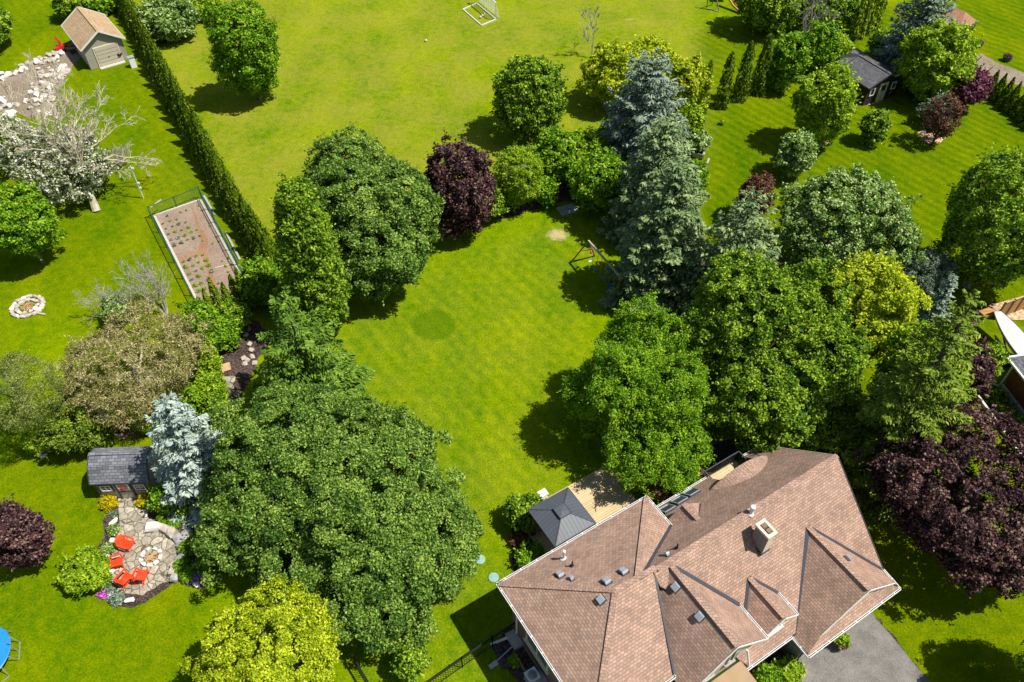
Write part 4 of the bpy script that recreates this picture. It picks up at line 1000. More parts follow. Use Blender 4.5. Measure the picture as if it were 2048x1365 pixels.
for k in range(6):
    t_ = k * 1.047 + .35; d = Vector((math.cos(t_), math.sin(t_), 0)); sd = Vector((-d.y, d.x, 0)); q = MB()
    q.tube([tc_ + d * 1.5 + sd * .55 + Vector((0, 0, .78)), tc_ + d * 1.72 + sd * .5 + Vector((0, 0, .02)), tc_ + d * 1.72 - sd * .5 + Vector((0, 0, .02)), tc_ + d * 1.5 - sd * .55 + Vector((0, 0, .78))], .028, 'galvanised', 6); q.build('leg', tr)
    q = MB(); q.tube([tc_ + d * 1.66 + Vector((0, 0, .1)), tc_ + d * 1.66 + Vector((0, 0, 1.3))], .022, 'galvanised', 6); q.build('enclosure_pole', tr)
ps = thing('play_structure', 'wooden play tower with brown slide at the top of the field', 'play structure', G(1440, 0))
q = MB(); q.bar(G(1413, 18, .05), G(1438, 24, .05), .1, .1, 'grey_wood'); q.bar(G(1413, 18), G(1418, -20, 2.2), .1, .1, 'weathered_wood'); q.bar(G(1424, 10), G(1430, -22, 2.4), .1, .1, 'weathered_wood'); q.bar(G(1438, 24), G(1430, -22, 2.4), .1, .1, 'weathered_wood'); q.build('frame', ps)
q = MB(); q.box(G(1448, -22, 1.3), 1.6, 1.6, .1, 'new_wood')
for i in (-1, 1):
    for j in (-1, 1): q.bar(G(1448, -22, 0) * 1 + Vector((i * .75, j * .75, 0)), G(1448, -22, 0) + Vector((i * .75, j * .75, 2.6)), .1, .1, 'weathered_wood', up=(1, 0, 0))
q.build('platform', ps)
q = MB(); a_, b_ = G(1452, -12, 1.4), G(1480, 24, .2); mid = a_.lerp(b_, .55) - Vector((0, 0, .18)); sd = Vector((.6, .8, 0)) * .22
for s_, t_ in ((a_, mid), (mid, b_)):
    q.bar(s_, t_, .45, .04, 'brown_slide'); q.bar(s_ + sd + Vector((0, 0, .08)), t_ + sd + Vector((0, 0, .08)), .04, .16, 'brown_slide'); q.bar(s_ - sd + Vector((0, 0, .08)), t_ - sd + Vector((0, 0, .08)), .04, .16, 'brown_slide')
q.build('slide', ps)
q = MB(); c = G(1135, 421); q.box(c + Vector((0, 0, .05)), 1.6, 1.2, .10, 'grey_stone', ux=(.9, .4, 0)); q.box(c + Vector((.1, 0, .103)), .03, 1.18, .012, 'slate_trim', ux=(.9, .4, 0)); tag(q.build('concrete_slab', None, c), 'weathered grey slab on the lawn edge below the pine', 'slab')

# ------------------------------------------------------------------ garage, sheds, other buildings
def gable(root, e_lf, e_rf, e_lb, ze, ridge_h, wallmat, roofmat, over=.25, trim='white_trim', inset=.3):
    """front-left, front-right and back-left eave corners (plan), eave height, ridge rise; ridge runs front to back"""
    A, B, Cc = [Vector((p[0], p[1], 0)) for p in (e_lf, e_rf, e_lb)]; W = B - A; Lg = Cc - A; Lg = Lg - W * (Lg.dot(W) / W.dot(W)) * 1.0
    wv, lv = W.normalized(), Lg.normalized(); Z = Vector((0, 0, 1)); w_, l_ = W.length, Lg.length
    def pt(x, y, z): return A + wv * x + lv * y + Z * z
    m = MB()
    for s_ in (0, 1):
        x0 = 0 if s_ == 0 else w_
        P = [pt(x0, 0, ze), pt(x0, l_, ze), pt(w_ / 2, l_, ze + ridge_h), pt(w_ / 2, 0, ze + ridge_h)]
        n = (P[1] - P[0]).cross(P[2] - P[0])
        if n.z < 0: P = P[::-1]
        m.poly(P, roofmat, u=lv); m.poly([p - Z * .08 for p in P[::-1]], roofmat)
    m.bar(pt(w_ / 2, 0, ze + ridge_h + .02), pt(w_ / 2, l_, ze + ridge_h + .02), .25, .03, roofmat); m.build('roof', root)
    i = inset; wl = MB()
    zi = ze - .06 + ridge_h * (i / (w_ / 2)) * .85
    f = [pt(i, i, 0), pt(w_ - i, i, 0), pt(w_ - i, i, zi), pt(w_ / 2, i, ze + ridge_h - .1), pt(i, i, zi)]; wl.poly(f, wallmat)
    g_ = [pt(i, l_ - i, 0), pt(w_ - i, l_ - i, 0), pt(w_ - i, l_ - i, zi), pt(w_ / 2, l_ - i, ze + ridge_h - .1), pt(i, l_ - i, zi)]; wl.poly(g_[::-1], wallmat)
    wl.poly([pt(i, l_ - i, 0), pt(i, i, 0), pt(i, i, zi), pt(i, l_ - i, zi)], wallmat); wl.poly([pt(w_ - i, i, 0), pt(w_ - i, l_ - i, 0), pt(w_ - i, l_ - i, zi), pt(w_ - i, i, zi)], wallmat); wl.build('wall', root)
    t_ = MB()
    for x0 in (0, w_):
        t_.bar(pt(x0, -.03, ze - .04), pt(w_ / 2, -.03, ze + ridge_h - .02), .05, .16, trim); t_.bar(pt(x0, l_ + .03, ze - .04), pt(w_ / 2, l_ + .03, ze + ridge_h - .02), .05, .16, trim)
        t_.bar(pt(x0, 0, ze - .06), pt(x0, l_, ze - .06), .06, .12, trim)
    t_.build('fascia', root)
    return pt, w_, l_
ga = thing('garage', 'small taupe sided garage with tan roof beside the long hedge', 'garage', G(190, 120))
pt, w_, l_ = gable(ga, G(161, 102, 2.35), G(250, 77, 2.35), G(131, 50, 2.35), 2.35, 1.45, 'taupe_siding', 'tan_shingle')
q = MB(); c = pt(w_ / 2 + .15, .27, 0)
wv = (pt(1, 0, 0) - pt(0, 0, 0)); lv = (pt(0, 1, 0) - pt(0, 0, 0))
q.box(c + Vector((0, 0, 1.0)), 2.35, .06, 2.0, 'taupe_siding', ux=wv, uy=lv)
for k in range(5): q.box(c + Vector((0, 0, .25 + .4 * k)) - lv * .045, 2.25, .03, .34, 'cream_siding', ux=wv, uy=lv)
dr = q.build('garage_door', ga); q = MB(); q.box(c + Vector((0, 0, .9)) - lv * .09, .12, .04, .06, 'slate_trim', ux=wv, uy=lv); q.build('handle', dr)
q = MB(); q.box(c - lv * .35 + Vector((0, 0, .04)), 2.6, .5, .08, 'concrete', ux=wv, uy=lv); q.build('threshold', ga)
q = MB()
for s_ in (-1, 1): q.box(c + wv * s_ * 1.22 + Vector((0, 0, 1.03)), .10, .10, 2.06, 'cream_trim', ux=wv, uy=lv)
q.box(c + Vector((0, 0, 2.08)), 2.54, .10, .10, 'cream_trim', ux=wv, uy=lv); q.build('door_frame', ga)
sb = thing('snow_blower', 'red snow blower with upright chute beside the garage', 'snow blower', G(128, 103)); c = G(128, 102)
q = MB(); q.box(c + Vector((0, 0, .45)), .7, .55, .4, 'red_paint', ux=(1, .3, 0), taper=.8); q.box(c + Vector((-.45, -.1, .28)), .55, .8, .5, 'red_paint', ux=(1, .3, 0), taper=.85); q.build('body', sb)
q = MB(); q.tube([c + Vector((-.1, 0, .6)), c + Vector((-.15, .05, 1.1)), c + Vector((-.4, .1, 1.55))], [.14, .12, .10], 'red_paint', 8); q.build('chute', sb)
q = MB(); q.tube([c + Vector((.3, .2, .6)), c + Vector((.95, .35, .95))], .03, 'black_metal', 6); q.tube([c + Vector((.3, -.1, .6)), c + Vector((1.0, .05, .95))], .03, 'black_metal', 6); q.tube([c + Vector((.95, .4, .95)), c + Vector((1.0, 0, .95))], .04, 'black_metal', 6); q.build('handlebar', sb)
for s_ in (-1, 1):
    q = MB(); cc = c + Vector((.15, s_ * .32, .2)); q.tube([cc + Vector((0, -.07, 0)), cc + Vector((0, .07, 0))], .2, 'black_rubber', 14); q.build('wheel', sb)
fp = thing('trailer', 'dark utility cart parked against the garage side', 'cart', G(152, 108)); c = G(150, 104); q = MB(); q.box(c + Vector((0, 0, .5)), 1.1, .8, .08, 'slate_trim', ux=(1, .2, 0))
for s_ in (-1, 1): q.box(c + Vector((0, s_ * .38, .62)), 1.1, .05, .2, 'weathered_wood', ux=(1, .2, 0))
q.build('bed', fp)
for s_ in (-1, 1): q = MB(); q.tube([c + Vector((0, s_ * .5, .22)), c + Vector((0, s_ * .58, .22))], .22, 'black_rubber', 14); q.build('wheel', fp)
bb = thing('barbecue', 'black kettle barbecue at the garage corner', 'barbecue', G(243, 122)); c = G(243, 122)
q = MB(); q.lathe(c + Vector((0, 0, .55)), [(.05, 0), (.22, .06), (.30, .18), (.31, .2)], 'black_metal', 18); q.build('bowl', bb); q = MB(); q.lathe(c + Vector((0, 0, .76)), [(.31, 0), (.29, .1), (.18, .2), (.03, .23), (.03, .27)], 'black_metal', 18); q.build('lid', bb)
for k in range(3): q = MB(); q.tube([c + Vector((.15 * math.cos(k * 2.1), .15 * math.sin(k * 2.1), .62)), c + Vector((.3 * math.cos(k * 2.1), .3 * math.sin(k * 2.1), 0))], .018, 'galvanised', 5); q.build('leg', bb)
q = MB(); c = G(268, 134); q.box(c + Vector((0, 0, .55)), .6, .55, 1.1, 'white_plastic', ux=wv, taper=.95); q.box(c + Vector((0, 0, 1.12)), .66, .6, .06, 'vent_grey', ux=wv); tag(q.build('storage_box', None, c), 'tall white storage box between garage and hedge', 'storage box')

# gambrel garden shed
sh = thing('garden_shed', 'cream garden shed with grey gambrel roof and red star on its door', 'shed', G(245, 985))
S0, S1 = G(179, 969, 1.75), G(297, 964, 1.75); wv = (S1 - S0).normalized(); lv = Vector((-wv.y, wv.x, 0)); ws = (S1 - S0).length; S0.z = 0
def sp(x, y, z): return S0 + wv * x + lv * y + Vector((0, 0, z))
dd = 2.6
prof = [(0, 1.75), (.62, 2.62), (1.3, 2.95), (1.98, 2.62), (dd, 1.75)]
m = MB()
for (y0, z0), (y1, z1) in zip(prof[:-1], prof[1:]):
    P = [sp(0, y0, z0), sp(ws, y0, z0), sp(ws, y1, z1), sp(0, y1, z1)]; m.poly(P, 'grey_shingle'); m.poly([p - Vector((0, 0, .06)) for p in P[::-1]], 'slate_trim')
m.bar(sp(0, 1.3, 2.97), sp(ws, 1.3, 2.97), .24, .03, 'grey_shingle'); m.build('roof', sh)
m = MB(); i = .16
for x in (i, ws - i):
    P = [sp(x, .1, 0), sp(x, dd - .1, 0), sp(x, dd - .1, 1.78), sp(x, 1.92, 2.52), sp(x, 1.3, 2.84), sp(x, .68, 2.52), sp(x, .1, 1.78)]
    m.poly(P if x > 1 else P[::-1], 'cream_siding')
m.poly([sp(i, .1, 0), sp(ws - i, .1, 0), sp(ws - i, .1, 1.8), sp(i, .1, 1.8)], 'cream_siding'); m.poly([sp(ws - i, dd - .1, 0), sp(i, dd - .1, 0), sp(i, dd - .1, 1.8), sp(ws - i, dd - .1, 1.8)], 'cream_siding'); m.build('wall', sh)
m = MB()
for (y0, z0), (y1, z1) in zip(prof[:-1], prof[1:]):
    for x in (-.01, ws + .01): m.bar(sp(x, y0, z0 - .04), sp(x, y1, z1 - .04), .05, .12, 'slate_trim')
for x in (i, ws - i): m.bar(sp(x, .08, 0), sp(x, .08, 1.72), .1, .06, 'slate_trim', up=lv)
m.bar(sp(0, -.01, 1.70), sp(ws, -.01, 1.70), .05, .1, 'slate_trim'); m.build('trim', sh)
dm = MB(); xc = ws * .5 + .05
dm.box(sp(xc, .06, .84), .82, .06, 1.62, 'cream_siding', ux=wv, uy=lv)
for s_ in (-1, 1): dm.box(sp(xc + s_ * .43, .04, .84), .10, .08, 1.68, 'slate_trim', ux=wv, uy=lv)
dm.box(sp(xc, .04, 1.63), .76, .08, .1, 'slate_trim', ux=wv, uy=lv); dm.box(sp(xc, .04, .80), .76, .08, .08, 'slate_trim', ux=wv, uy=lv)
for s_ in (-1, 1): dm.box(sp(xc + s_ * .31, .03, 1.22), .07, .05, .74, 'white_trim', ux=wv, uy=lv)
dor = dm.build('door', sh)
st = MB(); c = sp(xc, -.02, 1.22)
pts = []
for k in range(10):
    r_ = .36 if k % 2 == 0 else .14; an = math.pi / 2 + k * math.pi / 5; pts.append(c + wv * r_ * math.cos(an) + Vector((0, 0, r_ * math.sin(an))))
for k in range(10): st.poly([pts[k], pts[(k + 1) % 10], c - lv * .06], 'star_red'); st.poly([pts[(k + 1) % 10], pts[k], c + lv * .02], 'star_red')
st.build('star_ornament', dor)
for x in (.72, ws - .72):
    f = MB(); c = sp(x, .06, 1.16)
    for s_ in (-1, 1): f.box(c + wv * s_ * .36, .09, .07, .74, 'slate_trim', ux=wv, uy=lv); f.box(c + Vector((0, 0, s_ * .33)), .64, .072, .09, 'slate_trim', ux=wv, uy=lv)
    for s_ in (-1, 1): f.box(c + wv * s_ * .285 - lv * .01, .055, .06, .58, 'white_trim', ux=wv, uy=lv); f.box(c + Vector((0, 0, s_ * .26)) - lv * .01, .515, .058, .055, 'white_trim', ux=wv, uy=lv)
    f.box(c - lv * .012, .03, .05, .42, 'white_trim', ux=wv, uy=lv); f.box(c - lv * .013 + Vector((0, 0, .03)), .45, .045, .03, 'white_trim', ux=wv, uy=lv); fo = f.build('window', sh)
    g_ = MB(); P = [c + wv * a_ * .27 + Vector((0, 0, b_ * .25)) - lv * .002 for a_, b_ in ((-1, -1), (1, -1), (1, 1), (-1, 1))]; g_.poly(P, 'glass'); g_.build('pane', fo)

# dark cottage shed at upper right
ds = thing('garden_cottage', 'dark brown cottage shed with charcoal roof under the blue spruce', 'shed', G(1745, 185))
pt, w_, l_ = gable(ds, G(1739, 178, 2.1), G(1811, 155, 2.1), G(1697, 134, 2.1), 2.1, .95, 'dark_siding', 'dark_shingle', trim='slate_trim')
wv = (pt(1, 0, 0) - pt(0, 0, 0)); lv = (pt(0, 1, 0) - pt(0, 0, 0)); c = pt(w_ * .5, .27, 0)
q = MB(); q.box(c + Vector((0, 0, 1.0)), .8, .06, 1.95, 'cream_siding', ux=wv, uy=lv); q.box(c - lv * .03 + Vector((0, 0, 1.45)), .55, .04, .6, 'glass', ux=wv, uy=lv)
for s_ in (-1, 1): q.box(c + wv * s_ * .45 + Vector((0, 0, 1.0)), .1, .09, 2.0, 'cream_trim', ux=wv, uy=lv)
q.build('door', ds)
for x in (.2, .8):
    f = MB(); c = pt(w_ * x, .27, 1.35)
    for s_ in (-1, 1): f.box(c + wv * s_ * .26, .08, .08, .8, 'white_trim', ux=wv, uy=lv); f.box(c + Vector((0, 0, s_ * .36)), .44, .075, .08, 'white_trim', ux=wv, uy=lv)
    fo = f.build('window', ds); g_ = MB(); P = [c + wv * a_ * .24 + Vector((0, 0, b_ * .33)) - lv * .012 for a_, b_ in ((-1, -1), (1, -1), (1, 1), (-1, 1))]; g_.poly(P, 'glass'); g_.build('pane', fo)
m = MB(); w0, w1, w2, w3 = G(1664, 119, 2.1), G(1701, 142, 2.1), G(1752, 122, 2.1), G(1714, 96, 2.1); r0, r1 = G(1700, 106, 2.9), G(1735, 112, 2.9)
for P in ([w0, w1, r1 * 1, r0 * 1], [w3, w0, r0], [w2, w3, r0, r1], [w1, w2, r1]):
    n = (P[1] - P[0]).cross(P[2] - P[0]); m.poly(P if n.z > 0 else P[::-1], 'dark_shingle')
m.poly([p - Vector((0, 0, .02)) for p in (w3, w2, w1, w0)], 'dark_shingle'); m.build('side_roof', ds)
m = MB(); cw = (w0 + w1 + w2 + w3) / 4; P = [cw + (p - cw) * .85 for p in (w0, w1, w2, w3)]
for a_, b_ in zip(P, P[1:] + P[:1]): m.poly([Vector((a_.x, a_.y, 0)), Vector((b_.x, b_.y, 0)), Vector((b_.x, b_.y, 2.08)), Vector((a_.x, a_.y, 2.08))], 'dark_siding')
m.build('side_wall', ds)
sheet('stepping_slabs', [(1730, 205), (1762, 196), (1764, 203), (1735, 212)], .02, 'flagstone', jit=.03)
# salmon roofed outbuilding
sr = thing('outbuilding', 'white walled outbuilding with salmon pink shingle roof, top right', 'outbuilding', G(1900, 60))
e1, e2, e3 = G(1857, 40, 2.6), G(1915, 67, 2.6), G(1957, 44, 2.6); e4 = e1 + e3 - e2
m = MB(); rc = (e1 + e2 + e3 + e4) / 4; r0 = rc + (e1 + e4 - e2 - e3) * .12 + Vector((0, 0, 1.3)); r1 = rc - (e1 + e4 - e2 - e3) * .12 + Vector((0, 0, 1.3))
for P in ([e1, e2, r1, r0], [e2, e3, r1], [e3, e4, r0, r1], [e4, e1, r0]):
    n = (P[1] - P[0]).cross(P[2] - P[0]); m.poly(P if n.z > 0 else P[::-1], 'salmon_shingle')
m.poly([p - Vector((0, 0, .03)) for p in (e4, e3, e2, e1)], 'white_trim'); m.build('roof', sr)
m = MB(); P = [rc + (p - rc) * .9 for p in (e1, e2, e3, e4)]
for a_, b_ in zip(P, P[1:] + P[:1]): m.poly([Vector((a_.x, a_.y, 0)), Vector((b_.x, b_.y, 0)), Vector((b_.x, b_.y, 2.57)), Vector((a_.x, a_.y, 2.57))], 'white_siding')
m.build('wall', sr)
m = MB()
for a_, b_ in ((e1, e2), (e2, e3), (e3, e4), (e4, e1)): m.bar(a_ - Vector((0, 0, .02)), b_ - Vector((0, 0, .02)), .1, .1, 'white_trim')
m.build('fascia', sr)
for x, y, lb in [(1955, 94, 'round dark planter tub on grass closest to the outbuilding'), (2012, 122, 'round dark planter tub near the right edge')]:
    t_ = thing('planter_tub', lb, 'planter', G(x, y), 'round planters in the upper right garden'); c = G(x, y); q = MB(); q.lathe(c, [(.38, 0), (.46, .5), (.5, .52), (.5, .56), (.42, .56), (.40, .46), (.01, .46)], 'slate_trim', 20); q.build('tub', t_)
    rng = rng_(); P, N, T, tt = crown_pts(rng, (c.x, c.y, .5), .36, .12, .07, .5, clump=.14); quads('foliage', P, N, T, .07, .6, tt, 'barberry_leaf', t_, tuple(c))
sheet('gravel_path', [(1942, 110), (1960, 106), (2000, 128), (2060, 150), (2060, 175), (2010, 165), (1985, 165), (1960, 140)], .01, 'gravel')
q = MB()
for i, (x, y, hh) in enumerate([(1948, 106, .9), (1963, 114, 1.6), (1985, 135, 1.6), (1998, 152, 1.7), (1984, 165, 1.6)]): q.bar(G(x, y), G(x, y, hh), .06, .06, 'slate_trim', up=(1, 0, 0))
tag(q.build('garden_stakes', None, G(1975, 135)), 'thin dark garden stakes beside the gravel path', 'stakes')
# brick house at the right edge with boat and trailer
rb = thing('brick_house', 'red brick house corner with grey roof and white gutters, right edge', 'house', G(2050, 790)); z = 2.7
c0 = G(2017, 716, z); u1 = (G(2048, 755, z) - c0).normalized(); u2 = Vector((-u1.y, u1.x, 0)); u1.z = u2.z = 0
if u2.dot(G(2048, 699, z) - c0) < 0: u2 = -u2
def bp(x, y, zz): return Vector((c0.x, c0.y, 0)) + u1 * x + u2 * y + Vector((0, 0, zz))
m = MB(); L1, L2 = 14, 9
for P in ([bp(0, 0, z), bp(L1, 0, z), bp(L1 - 4.5, 4.5, z + 2.4), bp(4.5, 4.5, z + 2.4)], [bp(0, L2, z), bp(0, 0, z), bp(4.5, 4.5, z + 2.4)], [bp(L1, L2, z), bp(0, L2, z), bp(4.5, 4.5, z + 2.4), bp(L1 - 4.5, 4.5, z + 2.4)], [bp(L1, 0, z), bp(L1, L2, z), bp(L1 - 4.5, 4.5, z + 2.4)]):
    n = (P[1] - P[0]).cross(P[2] - P[0]); m.poly(P if n.z > 0 else P[::-1], 'grey_shingle')
m.poly([bp(0, 0, z - .03), bp(L1, 0, z - .03), bp(L1, L2, z - .03), bp(0, L2, z - .03)], 'slate_trim'); m.build('roof', rb)
m = MB(); i = .5
m.poly([bp(i, i, 0), bp(L1 - i, i, 0), bp(L1 - i, i, z - .04), bp(i, i, z - .04)], 'red_brick'); m.poly([bp(i, L2 - i, 0), bp(i, i, 0), bp(i, i, z - .04), bp(i, L2 - i, z - .04)], 'red_brick'); m.build('wall', rb)
m = MB(); m.bar(bp(-.06, -.06, z - .02), bp(L1, -.06, z - .02), .12, .12, 'white_trim'); m.bar(bp(-.06, -.06, z - .02), bp(-.06, L2, z - .02), .12, .12, 'white_trim'); m.build('gutter', rb)
m = MB(); m.bar(bp(.4, .3, z - .1), bp(.4, .3, .15), .1, .1, 'white_trim', up=(1, 0, 0)); m.bar(bp(.4, .3, .12), bp(-.9, -.6, .06), .1, .08, 'white_trim'); m.build('downpipe', rb)
m = MB(); m.box(bp(L1 / 2, .35, .25), L1 - 1, .2, .5, 'concrete', ux=u1, uy=u2); m.build('foundation', rb)
m = MB(); m.bar(bp(.6, -1.6, .12), bp(12, -1.6, .12), .15, .26, 'white_stone'); tag(m.build('bed_edging', None, bp(3, -1.6, 0)), 'white stone edging of the planting bed along the brick house', 'edging')
sheet('garden_bed', [tuple(bp(x, y, 0))[:2] for x, y in ((.3, .3), (12, .3), (12, -1.55), (.5, -1.55))], .008, 'mulch', world=True)
for k in range(6):
    b_ = bp(1.3 + 1.25 * k, -.6, 0); rng = rng_(); P, N, T, tt = crown_pts(rng, (b_.x, b_.y, .35), .62, .38, .085, .9, clump=.2); P[:, 2] = np.maximum(P[:, 2], .03)
    tag(quads('shrub', P, N, T, .085, .62, tt, 'deep_leaf', None, tuple(b_)), 'low dark shrub in the bed along the brick house wall', 'shrub', 'shrubs along the brick house')
bt = thing('boat', 'long white covered boat with blue grey hull on a trailer', 'boat', G(2030, 690)); b0, b1 = G(1993, 628, 1.5), G(2092, 752, 1.5); d = (b1 - b0); Lb = d.length; d.normalize(); sd = Vector((-d.y, d.x, 0))
secs = []
for k in range(15):
    t_ = k / 14; wd = .82 * math.sin(math.pi * min(1, .08 + t_ * .75)) ** .75; cc = b0 + d * Lb * t_; kz = -.75 * (1 - .6 * (1 - t_) ** 3) ; dz = .18 * (1 - t_) ** 2
    secs.append((cc, wd, kz, dz))
q = MB(); cv = MB()
for (c_, w_, k_, z_), (c2, w2_, k2, z2) in zip(secs[:-1], secs[1:]):
    for s_ in (-1, 1):
        ring = lambda c, w, k, z: [c + sd * s_ * w + Vector((0, 0, z)), c + sd * s_ * w * .8 + Vector((0, 0, z + k * .55)), c + Vector((0, 0, z + k))]
        A_, B_ = ring(c_, w_, k_, z_), ring(c2, w2_, k2, z2)
        for i in range(2): P = [A_[i], B_[i], B_[i + 1], A_[i + 1]]; q.poly(P if s_ > 0 else P[::-1], 'boat_hull')
        q.bar(A_[0], B_[0], .05, .06, 'slate_trim')
        P = [c_ + sd * s_ * w_ + Vector((0, 0, z_ + .02)), c2 + sd * s_ * w2_ + Vector((0, 0, z2 + .02)), c2 + Vector((0, 0, z2 + .22 * min(1, w2_))), c_ + Vector((0, 0, z_ + .22 * min(1, w_)))]
        cv.poly(P if s_ < 0 else P[::-1], 'boat_cover')
q.build('hull', bt); cv.build('cover', bt)
tl = thing('boat_trailer', 'metal boat trailer under the covered boat, its tongue on the grass', 'trailer', G(2010, 700)); q = MB(); q.bar(G(1994, 733, .4), G(2013, 706, .45), .16, .12, 'vent_grey'); q.bar(G(2013, 706, .45), G(2038, 715, .5), .1, .12, 'slate_trim'); q.bar(G(2013, 706, .45), G(2006, 668, .5), .1, .1, 'slate_trim')
for s_ in (-1, 1): q.bar(b0 + d * 1.2 + sd * s_ * .4 - Vector((0, 0, .95)), b1 + sd * s_ * .4 - Vector((0, 0, .95)), .09, .1, 'galvanised')
q.build('frame', tl)
for s_ in (-1, 1): q = MB(); cc = b0 + d * Lb * .6 + sd * s_ * .85; cc.z = .32; q.tube([cc - sd * .1, cc + sd * .1], .32, 'black_rubber', 18); q.build('wheel', tl)
fn = thing('wooden_fence', 'orange brown board fence with posts behind the boat', 'fence', G(2030, 630)); q = MB()
P, Q = G(1990, 640), G(2065, 612); q.poly([P, Q, Q + Vector((0, 0, 1.7)), P + Vector((0, 0, 1.7))], 'warm_board', u=(0, 0, 1)); q.poly([P + Vector((0, .04, 0)), P + Vector((0, .04, 1.7)), Q + Vector((0, .04, 1.7)), Q + Vector((0, .04, 0))], 'warm_board', u=(0, 0, 1)); q.bar(P + Vector((0, 0, 1.72)), Q + Vector((0, 0, 1.72)), .12, .05, 'new_wood'); q.build('boards', fn)
for k in range(5): q = MB(); c = P.lerp(Q, k / 4); q.bar(c, c + Vector((0, 0, 1.8)), .1, .1, 'weathered_wood', up=(1, 0, 0)); q.build('post', fn)
sheet('pallet_deck', [(1975, 612), (2048, 592), (2070, 600), (2070, 640), (2000, 640)], .06, 'warm_board' if False else 'wood_chip', jit=.03)
wb = MB(); c = G(1970, 632); wb.box(c + Vector((0, 0, .2)), .9, .6, .4, 'warm_board', ux=(.9, .4, 0), taper=1.1); tag(wb.build('wooden_crate', None, c), 'orange wooden crate on the ground left of the boat bow', 'crate')
q = MB(); c = G(1965, 480); q.box(c + Vector((0, 0, .3)), 1.4, .9, .5, 'limestone', ux=(.8, .5, 0), taper=.8); tag(q.build('boulder', None, c), 'pale boulder showing through the birch crown at right', 'boulder')
# ------------------------------------------------------------------ trees of the back lawn
broad('broad_maple', 'very large spreading dark green maple left of the back lawn', 'tree', (470, 800, 880, 1220), 1.5, 'maple_leaf', leaf=.0023, dens=1.0, clump=.55, rough=.16, vmin=.55, vmax=.8, r0=.38, lobes=[((408, 755, 770, 1090), 1.6), ((560, 790, 890, 1130), 2.2), ((650, 920, 968, 1220), 1.6), ((392, 880, 690, 1120), 1.2), ((600, 1040, 880, 1300), .8), ((470, 960, 760, 1220), 1.0)])
broad('lime_maple', 'yellow green maple at the bottom edge below the very large maple', 'tree', (392, 1176, 684, 1460), 1.6, 'yellow_leaf', leaf=.0023, clump=.42, rough=.12, vmin=.7, vmax=1.0)
broad('dense_maple', 'big dense round green maple between hedge and purple maple', 'tree', (606, 262, 884, 602), .8, 'maple_leaf', leaf=.0022, clump=.55, rough=.10, vmax=1.2, r0=.3, lobes=[((610, 264, 792, 440), 3.2), ((606, 320, 800, 540), 1.8), ((700, 318, 884, 520), 2.0), ((650, 400, 850, 600), .7)])
broad('purple_maple', 'dark purple oval maple beside the big dense maple', 'tree', (846, 266, 988, 490), .6, 'purple_leaf', leaf=.0023, clump=.5, rough=.08, vmax=1.5)
broad('oval_maple', 'bright green upright oval maple alone on the far field', 'tree', (425, -4, 560, 196), .7, 'fresh_leaf', leaf=.0022, clump=.6, rough=.08, vmax=1.5)
broad('round_maple', 'dark green round maple with orange tipped top on the far field', 'tree', (986, 110, 1132, 276), .5, 'deep_leaf', leaf=.0023, clump=.5, rough=.08)
_cb, _ct = G(652, 650), height_at(G(652, 650), 352)
def _cl(t, rp):                                    # crown sections of the narrow tree, stacked above its foot
    z = _ct * t; d_ = depth(Vector((_cb.x, _cb.y, z))); x = 1024 + FPX * _cb.x / d_; y = projy((_cb.x, _cb.y, z)); return ((x - rp, y - rp * 1.12, x + rp, y + rp * 1.12), max(.3, z - rp * d_ / FPX * .9))
broad('columnar_oak', 'tall narrow green columnar tree leaning beside the big dense maple', 'tree', (560, 380, 680, 640), .5, 'deep_leaf', leaf=.0023, clump=.42, rough=.10, base=_cb, r0=.16, dens=1.1, vmin=.9, vmax=1.6, lobes=[_cl(.12, 52), _cl(.27, 60), _cl(.42, 60), _cl(.57, 57), _cl(.72, 52), _cl(.86, 40)])
broad('feathery_tree', 'large feathery light green tree overhanging the timber deck', 'tree', (1118, 562, 1432, 978), .8, 'fresh_leaf', leaf=.0023, dens=.95, clump=.42, rough=.22, droop=.5, asp=.42, vmax=1.1, r0=.28, lobes=[((1195, 578, 1370, 800), 2.5), ((1126, 655, 1330, 890), 1.5), ((1230, 660, 1424, 915), 1.5), ((1205, 800, 1425, 975), 1.2)])
broad('green_maple', 'large glossy green maple directly behind the house gable', 'tree', (1352, 482, 1690, 905), 1.2, 'deep_leaf', leaf=.0025, clump=.5, rough=.18, vmax=1.1, r0=.3, lobes=[((1362, 510, 1600, 760), 2.5), ((1490, 500, 1700, 760), 2.0), ((1400, 650, 1690, 905), 1.0), ((1530, 640, 1740, 860), 1.2)])
broad('silver_green_maple', 'round maple with pale tipped leaves on the right hand lawn', 'tree', (1556, 338, 1822, 570), .5, 'pale_green', leaf=.0024, clump=.45, rough=.14, vmax=1.0)
broad('yellow_tree', 'yellow green tree in the middle of the right hand grove', 'tree', (1636, 498, 1828, 742), 1.2, 'yellow_leaf', leaf=.0025, clump=.55, rough=.15, open_=.15)
broad('light_tree', 'light green tree behind the tall layered spruce', 'tree', (1752, 632, 1912, 868), .6, 'lime_leaf', leaf=.0025, clump=.5, rough=.15)
broad('olive_tree', 'grey green olive leaved tree in the shade of the birch', 'tree', (1785, 492, 1902, 600), 1.0, 'olive_leaf', leaf=.0020, clump=.4, rough=.15, open_=.2, asp=.35)
broad('purple_plum', 'purple leaved small tree left of the brick house', 'tree', (1868, 676, 1972, 826), .3, 'purple_leaf', leaf=.0027, clump=.4, rough=.12)
broad('shrub', 'small yellow green shrub right of the purple leaved small tree', 'shrub', (1948, 686, 2000, 776), .4, 'lime_leaf', shrub=True)
